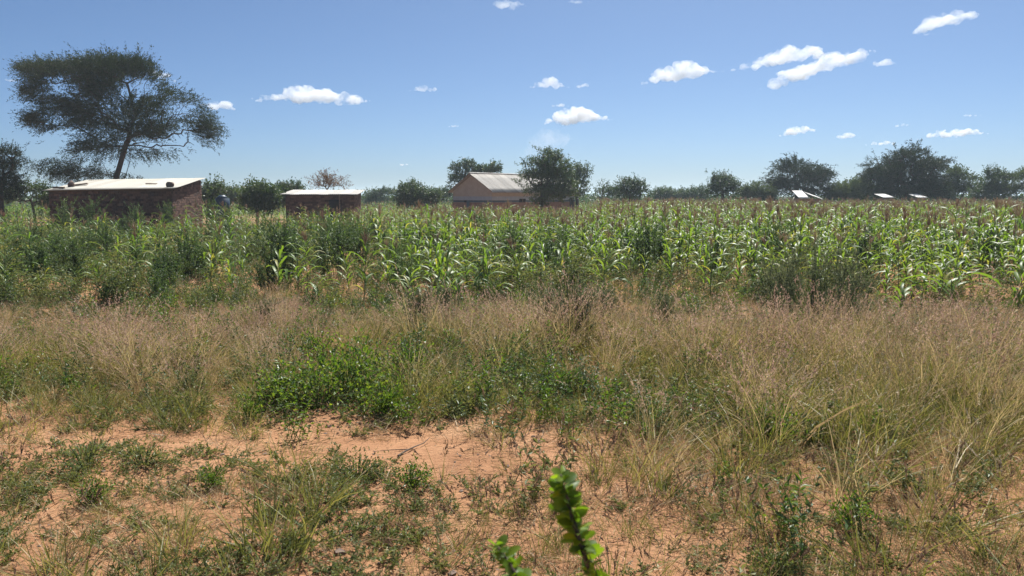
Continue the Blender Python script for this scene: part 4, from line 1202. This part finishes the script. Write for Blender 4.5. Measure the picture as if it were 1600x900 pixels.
# distant bushland closing the view: one mass
fb = MB()
nfar = 1500
ang = rng.uniform(-0.75, 0.75, nfar)
dd = rng.uniform(130, 210, nfar)
cx, cyy = np.sin(ang) * dd, np.cos(ang) * dd
hh = rng.uniform(1.6, 3.6, nfar) * (0.75 + 0.5 * fbm(ang * 14, dd * 0.0, 9, 3))
per = 50
q = rand_dirs(nfar * per).reshape(nfar, per, 3)
q[:, :, 2] = np.abs(q[:, :, 2])
q = q * (rng.uniform(0.5, 1, (nfar, per, 1)))
c = np.stack([cx[:, None] + q[:, :, 0] * hh[:, None] * 1.1, cyy[:, None] + q[:, :, 1] * hh[:, None], q[:, :, 2] * hh[:, None]], 2).reshape(-1, 3)
leaf_quads(fb, c, rand_dirs(len(c)), rand_dirs(len(c), 1.0), rng.uniform(0.3, 0.8, len(c)), rng.uniform(0.2, 0.45, len(c)), 0.1)
bush = fb.build('distant_bushland', M['tree_leaf'])
tag(bush, 'low band of far bushland on the horizon', 'bushland', kind='stuff')

# ------------------------------------------------------------------ buildings
def corrugated(w, l, pitch=0.076, amp=0.011, thick=0.0, wob=0.0):
    """a corrugated sheet, w across the ribs (X), l along them (Y), in its own plane"""
    n = int(w / pitch * 6)
    xs_ = np.linspace(0, w, n + 1)
    z = amp * np.sin(xs_ / pitch * 2 * math.pi)
    ls = np.linspace(0, l, 5)
    up = []
    for k, yy in enumerate(ls):
        up.append(np.stack([xs_, np.full(n + 1, yy), z + wob * math.sin(k * 2.1 + w * 3)], 1))
    up = np.array(up)
    lo = up.copy(); lo[:, :, 2] -= 0.004
    i = np.arange(5 * (n + 1)).reshape(5, n + 1)
    q = np.stack([i[:-1, :-1], i[:-1, 1:], i[1:, 1:], i[1:, :-1]], 2).reshape(-1, 4)
    v = np.concatenate([up.reshape(-1, 3), lo.reshape(-1, 3)])
    k = 5 * (n + 1)
    f = [tuple(a) for a in q] + [tuple(a[::-1] + k) for a in q]
    for j in range(n): f.append((i[0, j], i[0, j] + k, i[0, j + 1] + k, i[0, j + 1])); f.append((i[-1, j + 1], i[-1, j + 1] + k, i[-1, j] + k, i[-1, j]))
    return v, f

def frame_from(o, ux, uy):
    """matrix with X along ux, Y along uy"""
    ux = Vector(ux).normalized(); uy = Vector(uy); uz = ux.cross(uy).normalized(); uy = uz.cross(ux)
    m = Matrix((ux, uy, uz)).transposed().to_4x4()
    m.translation = Vector(o)
    return m

def brick_face(mb, o, ux, length, h_left, h_right, bl=0.30, bh=0.14, t=0.06, gap=0.018):
    """courses of single bricks standing proud of a wall face; ux along the wall, outward is to its right-hand side"""
    o = Vector(o); ux = Vector(ux).normalized(); nrm = Vector((ux.y, -ux.x, 0))
    rz = math.atan2(ux.y, ux.x)
    z, r_ = 0.0, 0
    while z + bh < max(h_left, h_right):
        x0 = -bl * 0.5 * (r_ % 2)
        while x0 < length:
            a, b = max(x0, 0), min(x0 + bl - gap, length)
            mid = (a + b) / 2
            top = h_left + (h_right - h_left) * mid / length
            if b - a > 0.05 and z + bh < top:
                c = o + ux * mid + Vector((0, 0, z + bh / 2)) + nrm * rng.uniform(0.0, 0.016)
                mb.box(c, (b - a, t, bh - gap), rz + rng.normal(0, 0.008), 0.003)
            x0 += bl
        z += bh; r_ += 1

def prism_wall(mb, a, b, za, zb, t):
    """upright wall from a to b (2D), heights za, zb, thickness t to the left of a->b"""
    a, b = Vector(a), Vector(b)
    u = (b - a).normalized(); n = Vector((-u.y, u.x)) * t
    p = [a, b, b + n, a + n]
    zs = [za, zb, zb, za]
    v = [(q.x, q.y, -0.1) for q in p] + [(q.x, q.y, z) for q, z in zip(p, zs)]
    mb.add(v, [(0, 3, 2, 1), (4, 5, 6, 7), (0, 1, 5, 4), (1, 2, 6, 5), (2, 3, 7, 6), (3, 0, 4, 7)])

# --- brick shed
def px_xy(px, d): return Vector((P(px, 305, d).x, d))
A, B = px_xy(77, 45.0), px_xy(268, 45.2)               # front wall corners
fu = (B - A).normalized()
side = Vector((-fu.y, fu.x)) * 4.7
Cc = B + side                                            # rear right corner
Dd = A + side
zf_l, zf_r = P(77, 297.5, 45).z, P(268, 294.5, 45.2).z
zb = P(316, 280, 49.9).z
shed = empty('brick_shed', (A.x, A.y, 0))
loc0 = Vector((A.x, A.y, 0))
def rel(p): return Vector((p.x - A.x, p.y - A.y))
a_, b_, c_, d_ = rel(A), rel(B), rel(Cc), rel(Dd)
for nm, (p, q, z1, z2) in {'front': (a_, b_, zf_l, zf_r), 'side': (b_, c_, zf_r, zb), 'back': (c_, d_, zb, zb), 'end': (d_, a_, zb, zf_l)}.items():
    mb = MB()
    prism_wall(mb, p, q, z1 - 0.06, z2 - 0.06, 0.22)
    wall = mb.build('wall', M['mortar'], shed)
    if nm in ('front', 'side', 'end'):
        bb = MB()
        u = (q - p)
        brick_face(bb, (p.x, p.y, 0), (u.x, u.y, 0), u.length, z1 - 0.07, z2 - 0.07)
        br = bb.build('brick_courses', M['brick'], wall)
        br['kind'] = 'stuff'
# roof sheets running from the eave up to the high rear edge
front_u = (b_ - a_); nsh = 12
over = 0.28
up_v = Vector((side.x, side.y, zb - zf_r + 0.02))
eave0 = Vector((a_.x, a_.y, zf_l + 0.03)) - up_v.normalized() * over
eave1 = Vector((b_.x, b_.y, zf_r + 0.03)) - up_v.normalized() * over
ev = eave1 - eave0
Ltot = ev.length
ext = 0.22
for k in range(nsh):
    w = (Ltot + 2 * ext) / nsh
    st = eave0 + ev.normalized() * (-ext + k * w)
    v, f = corrugated(w + 0.05, up_v.length + over + 0.25, wob=0.006)
    mb = MB(); mb.add(v, f)
    sh = mb.build('roof_sheet', M['tin'], shed, True)
    sh.matrix_basis = frame_from(st + Vector((0, 0, 0.004 * (k % 2) + rng.uniform(0, 0.012))) - up_v.normalized() * rng.uniform(0, 0.07), ev, up_v)
pur = MB()
for t in (0.02, 0.5, 0.97):
    p0 = eave0 + up_v * t - Vector((0, 0, 0.055)); p1 = eave1 + up_v * t - Vector((0, 0, 0.055))
    pur.tube([p0 + up_v.normalized() * 0.2, p1 + up_v.normalized() * 0.2], 0.035, 6)
pl = pur.build('purlin', M['timber'], shed)
tag(shed, 'low brick shed with a bright corrugated lean-to roof under the big acacia', 'shed')

def rock(name, loc, s, label, cat, mat='stone', flat=None):
    bm = bmesh.new(); bmesh.ops.create_icosphere(bm, subdivisions=2, radius=1)
    for v in bm.verts:
        k = 1 + 0.35 * (random.random() - 0.5)
        v.co = Vector((v.co.x * s[0] * k, v.co.y * s[1] * k, v.co.z * s[2] * k))
    me = bpy.data.meshes.new(name); bm.to_mesh(me); bm.free(); me.materials.append(M[mat])
    o = put(name, me); o.location = loc
    tag(o, label, cat)
    return o
def roof_pt(u, t, dz):
    p = eave0 + ev * u + up_v * t
    return p + loc0 + Vector((0, 0, dz))
rock('roof_stone', roof_pt(0.965, 0.16, 0.13), (0.26, 0.2, 0.2), 'dark pointed stone weighing down the right corner of the shed roof', 'stone')
rock('roof_stone', roof_pt(0.085, 0.34, 0.15), (0.2, 0.18, 0.22), 'dark upright stone on the left end of the shed roof', 'stone')
pb = MB(); pb.box((0, 0, 0), (0.62, 0.22, 0.10), 0.25, 0.01)
o = pb.build('roof_block', M['timber']); o.location = roof_pt(0.06, 0.12, 0.09)
tag(o, 'dark block lying near the left eave of the shed roof', 'block')
pb = MB(); pb.box((0, 0, 0), (0.75, 0.2, 0.07), 0.1, 0.012)
o = pb.build('roof_plank', M['timber']); o.location = roof_pt(0.14, 0.42, 0.09); o.rotation_euler = (0.1, -0.12, 0)
tag(o, 'short plank beside the upright stone on the shed roof', 'plank')
pb = MB(); pb.box((0, 0, 0), (0.66, 0.12, 0.05), 0.05, 0.01)
o = pb.build('roof_plank', M['timber']); o.location = roof_pt(0.735, 0.42, 0.075); o.rotation_euler = (0.15, 0, 0)
tag(o, 'thin dark plank lying on the right half of the shed roof', 'plank')

# --- small dark shed
sA, sB = px_xy(446, 57.0), px_xy(552, 57.3)
sdep = Vector((-(sB - sA).normalized().y, (sB - sA).normalized().x)) * 4.0
sh2 = empty('dark_shed', (sA.x, sA.y, 0))
q0, q1 = Vector((0, 0)), sB - sA
q2, q3 = q1 + sdep, sdep
z1, z2 = P(446, 304, 57).z, P(446, 297.5, 60).z
for nm, (p, q, za, zc) in {'f': (q0, q1, z1, z1), 'r': (q1, q2, z1, z2), 'b': (q2, q3, z2, z2), 'l': (q3, q0, z2, z1)}.items():
    mb = MB(); prism_wall(mb, p, q, za - 0.05, zc - 0.05, 0.2)
    w_ = mb.build('wall', M['mortar'], sh2)
    if nm in ('f', 'r'):
        bb = MB(); u = q - p
        brick_face(bb, (p.x, p.y, 0), (u.x, u.y, 0), u.length, za - 0.06, zc - 0.06)
        br = bb.build('brick_courses', M['brick'], w_); br['kind'] = 'stuff'
upv = Vector((sdep.x, sdep.y, z2 - z1))
e0 = Vector((q0.x, q0.y, z1 + 0.02)) - upv.normalized() * 0.35; e1 = Vector((q1.x, q1.y, z1 + 0.02)) - upv.normalized() * 0.35
ev2 = e1 - e0
for k in range(8):
    w = (ev2.length + 0.7) / 8
    v, f = corrugated(w + 0.05, upv.length + 0.7, 0.14, 0.022, wob=0.01)
    mb = MB(); mb.add(v, f)
    s_ = mb.build('roof_sheet', M['tin_old'], sh2, True)
    s_.matrix_basis = frame_from(e0 + ev2.normalized() * (-0.35 + k * w) + Vector((0, 0, 0.004 * (k % 2) + rng.uniform(0, 0.03))) - upv.normalized() * rng.uniform(0, 0.12), ev2, upv)
dm = MB(); dm.box((q1.x * 0.74, -0.06, 1.0), (0.9, 0.08, 1.9))
dm.build('door', M['dark'], sh2)
pm = MB(); pm.tube([(q1.x - 0.9, -0.35, -0.1), (q1.x - 0.88, -0.33, z1 - 0.02)], 0.05, 6)
pm.build('post', M['timber'], sh2)
tag(sh2, 'small dark brick shed with a rusty corrugated roof in the maize', 'shed')

# --- tan house with a gable roof
hd = 74.0
hC = px_xy(769, hd)                                   # near corner between gable and long wall
gl = px_xy(708, hd + 3.3)                             # far corner of the gable wall
gdir = (gl - hC)
gw = gdir.length
gdir_n = gdir.normalized()
ldir = Vector((-gdir_n.y, gdir_n.x))
if ldir.y < 0: ldir = -ldir
# long wall: runs away to the right, perpendicular to the gable
# choose length so that its far end shows at px 897
def px_of(p): return 800 + FPX * p.x / (p.y * math.cos(PITCH) + CAM_H * math.sin(PITCH))
Lw = 1.0
while px_of(hC + ldir * Lw) < 897 and Lw < 22: Lw += 0.1
ez = P(769, 297.5, hd).z
rz_ = P(737, 271, hd + 1.6).z
house = empty('tan_house', (hC.x, hC.y, 0))
def W3(s, l, z): # s along the gable from the near corner, l along the long wall
    p = gdir_n * s + ldir * l
    return Vector((p.x, p.y, z))
def slab(name, pts, thick_dir, mat, parent):
    n = len(pts)
    td = Vector(thick_dir)
    v = [tuple(p) for p in pts] + [tuple(p + td) for p in pts]
    f = [tuple(range(n))[::-1], tuple(range(n, 2 * n))] + [(i, (i + 1) % n, (i + 1) % n + n, i + n) for i in range(n)]
    mb = MB(); mb.add(v, f)
    return mb.build(name, mat, parent)
ld3 = Vector((ldir.x, ldir.y, 0)); gd3 = Vector((gdir_n.x, gdir_n.y, 0))
slab('gable_wall', [W3(0.2, 0, -0.1), W3(gw, 0, -0.1), W3(gw, 0, ez - 0.05), W3(gw / 2, 0, rz_ - 0.10), W3(0.2, 0, ez - 0.05)], ld3 * 0.2, M['plaster'], house)
slab('gable_wall', [W3(0.2, Lw, -0.1), W3(gw, Lw, -0.1), W3(gw, Lw, ez - 0.05), W3(gw / 2, Lw, rz_ - 0.10), W3(0.2, Lw, ez - 0.05)], -ld3 * 0.2, M['plaster'], house)
slab('long_wall', [W3(0, 0, -0.1), W3(0, Lw, -0.1), W3(0, Lw, ez - 0.08), W3(0, 0, ez - 0.08)], gd3 * 0.197, M['plaster'], house)
slab('long_wall', [W3(gw, 0.2, -0.1), W3(gw, Lw - 0.2, -0.1), W3(gw, Lw - 0.2, ez - 0.08), W3(gw, 0.2, ez - 0.08)], -gd3 * 0.197, M['plaster'], house)
zb0, zb1 = P(769, 313, hd).z, P(769, 307, hd).z
for nm, lo, hi, mt, pr in (('painted_band', zb0, zb1, 'band', 0.02), ('plinth', -0.1, zb0 - 0.22, 'plinth', 0.05), ('dark_band', zb0 - 0.20, zb0 - 0.01, 'door_blue', 0.012)):  # dark_band: a plain dark blue strip between painted band and plinth
    slab(nm, [W3(-pr, -pr, lo), W3(-pr, Lw, lo), W3(-pr, Lw, hi), W3(-pr, -pr, hi)], gd3 * (pr - 0.003), M[mt], house)
    slab(nm, [W3(0, -pr, lo), W3(gw + pr, -pr, lo), W3(gw + pr, -pr, hi), W3(0, -pr, hi)], ld3 * (pr - 0.003), M[mt], house)
# roof slopes with overlapping sheets
half = gw / 2
rise = rz_ - ez
for sgn in (0, 1):
    s0, s1 = (0, half) if sgn == 0 else (gw, half)
    slope = Vector(W3(s1, 0, rz_) - W3(s0, 0, ez))
    n = 14
    tot = Lw + 0.8
    for k in range(n):
        w = tot / n
        st = W3(s0, -0.4 + k * w, ez + 0.02) - slope.normalized() * 0.45
        v, f = corrugated(w + 0.05, slope.length + 0.45, 0.15, 0.022, wob=0.008)
        if sgn == 0:
            fm = frame_from(st + Vector((0, 0, 0.004 * (k % 2) + rng.uniform(0, 0.015))), ld3, slope)
        else:
            fm = frame_from(st + Vector((0, 0, 0.004 * (k % 2) + rng.uniform(0, 0.015))), ld3, slope)
        mb = MB(); mb.add(v, f)
        s_ = mb.build('roof_sheet', M['tin_old'], house, True)
        s_.matrix_basis = fm
rc = MB(); rc.tube([W3(half, -0.42, rz_ + 0.03), W3(half, Lw + 0.42, rz_ + 0.03)], 0.09, 8)
rc.build('ridge_cap', M['tin_old'], house)
for s_end in (-0.38,):
    bm_ = MB(); bm_.tube([W3(-0.3, s_end, ez - 0.12), W3(half, s_end, rz_ - 0.03), W3(gw + 0.3, s_end, ez - 0.12)], 0.05, 4)
    bm_.build('barge_board', M['timber'], house)
wd = slab('window', [W3(gw * 0.56, -0.03, zb0 - 0.75), W3(gw * 0.70, -0.03, zb0 - 0.75), W3(gw * 0.70, -0.03, zb0 - 0.02), W3(gw * 0.56, -0.03, zb0 - 0.02)], ld3 * 0.05, M['dark'], house)
slab('shutter', [W3(gw * 0.56, -0.07, zb0 - 0.75), W3(gw * 0.63, -0.10, zb0 - 0.75), W3(gw * 0.63, -0.10, zb0 - 0.02), W3(gw * 0.56, -0.07, zb0 - 0.02)], ld3 * 0.025, M['door_blue'], wd)
for l0 in (0.30, 0.78):
    wd = slab('window', [W3(-0.03, Lw * l0, 0.95), W3(-0.03, Lw * l0 + 1.0, 0.95), W3(-0.03, Lw * l0 + 1.0, 1.95), W3(-0.03, Lw * l0, 1.95)], gd3 * 0.06, M['dark'], house)
    slab('window_frame', [W3(-0.05, Lw * l0 + 0.46, 0.95), W3(-0.05, Lw * l0 + 0.54, 0.95), W3(-0.05, Lw * l0 + 0.54, 1.95), W3(-0.05, Lw * l0 + 0.46, 1.95)], gd3 * 0.018, M['timber'], wd)
dr = slab('door', [W3(-0.08, Lw * 0.93, 0), W3(-0.08, Lw * 0.93 + 0.7, 0), W3(-0.08, Lw * 0.93 + 0.7, 2.05), W3(-0.08, Lw * 0.93, 2.05)], gd3 * 0.06, M['dark'], house)
tag(house, 'tan gabled house with a blue-grey painted band and corrugated roof', 'house')

# --- little white roofs far to the right
def hut(px, d, w_px, top, low, label, kind):
    b = P(px, 305, d)
    m = d / FPX
    o = empty('white_roof_hut', (b.x, d, 0))
    W = w_px * m
    zt = P(px, top, d).z; zl = P(px, low, d).z
    wb = MB(); wb.box((0, 0.9, zl / 2 - 0.05), (W * 0.85, 1.8, zl), 0)
    wb.build('wall', M['plinth'], o)
    if kind == 2:
        v, f = corrugated(W * 0.42, math.hypot(2.0, zt - zl) + 0.4, 0.15, 0.02)
        mb = MB(); mb.add(v, f); s = mb.build('roof_sheet', M['tin_white'], o, True)
        s.matrix_basis = frame_from(Vector((-W * 0.5, -0.3, zl)), (1, 0, 0), (0.55, 2.0, zt - zl))
        v, f = corrugated(W * 0.6, 2.2, 0.15, 0.02)
        mb = MB(); mb.add(v, f); s = mb.build('roof_sheet', M['tin_white'], o, True)
        s.matrix_basis = frame_from(Vector((-W * 0.08, -0.4, zl + 0.38)), (1, 0, -0.35), (0, 2.0, 0.35))
    else:
        v, f = corrugated(W, 2.4, 0.15, 0.02)
        mb = MB(); mb.add(v, f); s = mb.build('roof_sheet', M['tin_white'], o, True)
        s.matrix_basis = frame_from(Vector((-W / 2, -0.4, zl)), (1, 0, 0.02), (0, 2.2, zt - zl))
    tag(o, label, 'hut', 'white tin roofed huts beyond the field')
hut(1267, 84, 38, 299.5, 310, 'small hut with a tilted white tin roof below the flat topped acacia', 2)
hut(1388, 82, 17, 303.5, 309, 'low white roof glimpsed under the wide acacia, left of its trunk', 1)
hut(1441, 82, 15, 303.5, 309, 'low white roof glimpsed under the wide acacia, right of its trunk', 1)

dr_ = MB()
dr_.tube([(0, 0, 0), (0, 0, 0.02), (0, 0, 0.5), (0, 0, 0.52), (0, 0, 1.0), (0, 0, 1.02), (0, 0, 1.7)], [0.62, 0.65, 0.65, 0.68, 0.65, 0.68, 0.62], 18)
dr_.tube([(0, 0, 1.7), (0, 0, 1.85), (0, 0, 1.9)], [0.62, 0.3, 0.22], 18)
tank = dr_.build('water_tank', M['drum'], None, True); tank.location = (P(347, 305, 56).x, 56, 0.0); tank.scale = (0.8, 0.8, 1.22)
tag(tank, 'dark blue water tank half hidden beside the brick shed', 'tank')

# ------------------------------------------------------------------ leafy shoot close to the camera
def oval_leaf():
    mb = MB()
    t = np.linspace(0, 1, 6)
    w = np.array([0.05, 0.55, 0.95, 1.0, 0.8, 0.35]) * 0.5
    L = 1.0
    rows = []
    for a, b in zip(t, w):
        zc = -0.25 * a * a
        rows.append([(a * L, b * 0.62, zc + 0.10 * b), (a * L, 0, zc), (a * L, -b * 0.62, zc + 0.10 * b)])
    v = np.array(rows).reshape(-1, 3)
    f = []
    for i in range(5):
        for k in (0, 1): f.append((i * 3 + k, i * 3 + k + 1, i * 3 + k + 4, i * 3 + k + 3))
    mb.add(v, f)
    return mb.mesh('shoot_leaf', M['shoot_leaf'], True)
OVAL = oval_leaf()
def shoot(path_px, d, label, nleaf, lsize):
    top = [P(px, py, d + dd) for px, py, dd in path_px]
    last = top[-1]
    base = Vector((last.x + 0.12, last.y + 0.05, float(ground_h(np.array([last.x]), np.array([last.y]))[0]) - 0.05))
    midp = last.lerp(base, 0.5) + Vector((0.05, 0.03, 0))
    pts = top + [last.lerp(midp, 0.5), midp, base]
    o = empty('leafy_shoot', base)
    mb = MB()
    loc = [p - base for p in pts]
    n = len(loc)
    mb.tube(loc[::-1], [0.010 - 0.0085 * i / (n - 1) for i in range(n)], 6)
    mb.build('stem', M['twig'], o, True)
    tl = [p - base for p in top] + [pts[len(top)] - base]
    for i in range(nleaf):
        t = (i + rng.uniform(0, 0.8)) / nleaf * (len(tl) - 1)
        k = min(int(t), len(tl) - 2)
        p = tl[k].lerp(tl[k + 1], t - k)
        ax = (tl[k] - tl[k + 1]).normalized()
        an = i * 2.4 + rng.uniform(-0.4, 0.4)
        sd = Vector((math.cos(an), math.sin(an), 0))
        dr = (sd * 1.0 + ax * rng.uniform(0.1, 0.8) + Vector((0, 0, rng.uniform(-0.2, 0.4)))).normalized()
        s = lsize * rng.uniform(0.65, 1.2) * (0.7 + 0.3 * min(1, t))
        q = dr.to_track_quat('X', 'Z').to_matrix().to_4x4()
        put('leaf', OVAL, o, Matrix.Translation(p) @ q @ Matrix.Rotation(rng.uniform(-1.6, 1.6), 4, 'X') @ Matrix.Diagonal((s, s * rng.uniform(0.6, 1.1), s * rng.uniform(0.4, 1.8), 1)))
    tag(o, label, 'shoot', 'leafy shoots close to the camera')
shoot([(876, 742, 0), (884, 772, 0.01), (892, 800, 0.0), (902, 835, -0.01), (915, 868, 0), (930, 905, 0.01)], 1.05, 'out of focus leafy green shoot rising from the bottom edge, taller of the two', 130, 0.026)
shoot([(776, 852, 0), (788, 870, 0.01), (800, 890, 0), (815, 915, 0)], 1.1, 'out of focus leafy shoot at the bottom edge, lower and left of the tall one', 54, 0.025)

# ------------------------------------------------------------------ clouds
def cloud_mat(name, dens, cell, lo=0.36, hi=0.66):
    m, nt, out = new_mat(name)
    N, Lk = nt.nodes.new, nt.links.new
    pv = N('ShaderNodeVolumePrincipled')
    pv.inputs['Color'].default_value = (0.955, 0.962, 0.975, 1)
    pv.inputs['Anisotropy'].default_value = 0.15
    tc = N('ShaderNodeTexCoord'); nz = N('ShaderNodeTexNoise')
    nz.inputs['Scale'].default_value = 1.0 / cell; nz.inputs['Detail'].default_value = 7; nz.inputs['Roughness'].default_value = 0.66
    Lk(tc.outputs['Object'], nz.inputs['Vector'])
    mr = N('ShaderNodeMapRange'); mr.inputs[1].default_value = lo; mr.inputs[2].default_value = hi
    mr.inputs[3].default_value = 0; mr.inputs[4].default_value = dens
    Lk(nz.outputs['Fac'], mr.inputs[0]); Lk(mr.outputs[0], pv.inputs['Density'])
    Lk(pv.outputs[0], out.inputs['Volume'])
    return m
CLOUD = cloud_mat('cloud_vapour', 0.013, 210.0, 0.41, 0.63)
CLOUD_THIN = cloud_mat('thin_cloud_vapour', 0.0006, 420.0, 0.42, 0.7)
ALT = 1500.0
def cloud(px, py, w, h, label, lobes=None, mat=None, slope=0.0):
    d = ALT / ((HORIZON - py) / FPX)
    m = d / FPX
    c = P(px, py, d)
    o_name = 'cloud'
    bm = bmesh.new()
    n = lobes or max(5, int(w / 7))
    W, H = w * m, h * m
    for i in range(n):
        u = (i + rng.uniform(0.1, 0.9)) / n * 2 - 1
        env = max(0.22, (1 - abs(u) ** 1.8)) * rng.uniform(0.65, 1.1)
        r = H * 0.42 * env * rng.uniform(0.7, 1.1)
        mt = Matrix.Translation((u * W / 2 * 0.94, rng.normal(0, 0.25) * H, -H * 0.30 + r * rng.uniform(0.4, 1.1) + u * slope * H + rng.uniform(0, 0.35) * H * env * 0.6)) @ Matrix.Diagonal((r * rng.uniform(1.3, 2.2), r * 1.5, r, 1))
        bmesh.ops.create_icosphere(bm, subdivisions=3, radius=1.0, matrix=mt)
    me = bpy.data.meshes.new(o_name)
    bm.to_mesh(me); bm.free()
    me.materials.append(mat or CLOUD)
    o = put(o_name, me)
    o.location = c
    o.rotation_euler = (0, 0, -math.atan2(c.x, c.y))
    rm = o.modifiers.new('merge', 'REMESH'); rm.mode = 'VOXEL'; rm.voxel_size = max(H / 16, W / 110)
    tx = bpy.data.textures.new('cloud_noise', 'CLOUDS'); tx.noise_scale = H * 0.42; tx.noise_depth = 5
    dm = o.modifiers.new('billow', 'DISPLACE'); dm.texture = tx; dm.strength = H * 0.55; dm.mid_level = 0.55; dm.texture_coords = 'LOCAL'
    tag(o, label, 'cloud', 'small clouds in the blue sky')
    return o
cloud(488, 150, 196, 30, 'longest cloud at left, flat and lumpy, above the dark shed')
cloud(665, 140, 52, 12, 'small cloud right of the long lumpy one')
cloud(858, 133, 66, 16, 'small cloud above the house, left one of a close pair')
cloud(912, 133, 32, 10, 'tiny cloud above the house, right one of a close pair')
cloud(875, 165, 48, 6, 'thin streak of cloud just above the flat one over the house')
cloud(902, 184, 118, 24, 'flat pointed cloud over the house tree', slope=0.15)
cloud(1062, 116, 136, 27, 'slanting cloud left of the biggest double cloud', slope=0.3)
cloud(1226, 90, 160, 26, 'upper bank of the biggest double cloud', slope=0.35)
cloud(1276, 104, 178, 34, 'lower bank of the biggest double cloud', slope=0.75)
cloud(1380, 98, 44, 13, 'small cloud touching the right end of the double cloud')
cloud(1476, 32, 104, 26, 'cloud highest at the right, near the top border', slope=0.35)
cloud(1450, 53, 26, 6, 'wisp below the cloud near the top border at right')
cloud(796, 6, 62, 18, 'cloud cut by the top border above the middle')
cloud(905, 2, 44, 9, 'wisp at the top border right of the cut cloud')
cloud(250, 114, 48, 17, 'cloud peeping above the right shoulder of the big acacia', slope=-0.4)
cloud(342, 165, 64, 16, 'cloud at the right edge of the big acacia crown', slope=-0.2)
cloud(17, 125, 26, 7, 'tiny cloud at the left border beside the acacia')
cloud(710, 197, 24, 5, 'tiny cloud alone left of the flat pointed one')
cloud(630, 257, 30, 5, 'faint cloud low above the rounded bush')
cloud(1246, 205, 64, 15, 'layered cloud above the flat topped acacia', slope=0.3)
cloud(1322, 213, 46, 10, 'small flat cloud right of the layered one')
cloud(1377, 224, 54, 9, 'flat cloud directly above the wide acacia')
cloud(1488, 209, 108, 15, 'long low cloud right of the wide acacia', slope=0.2)
cloud(1410, 196, 32, 6, 'thin cloud left above the long low one')
cloud(1518, 180, 30, 6, 'thin cloud right above the long low one')
cloud(852, 224, 96, 40, 'faint towering cloud behind the house tree', mat=CLOUD_THIN, slope=0.4)
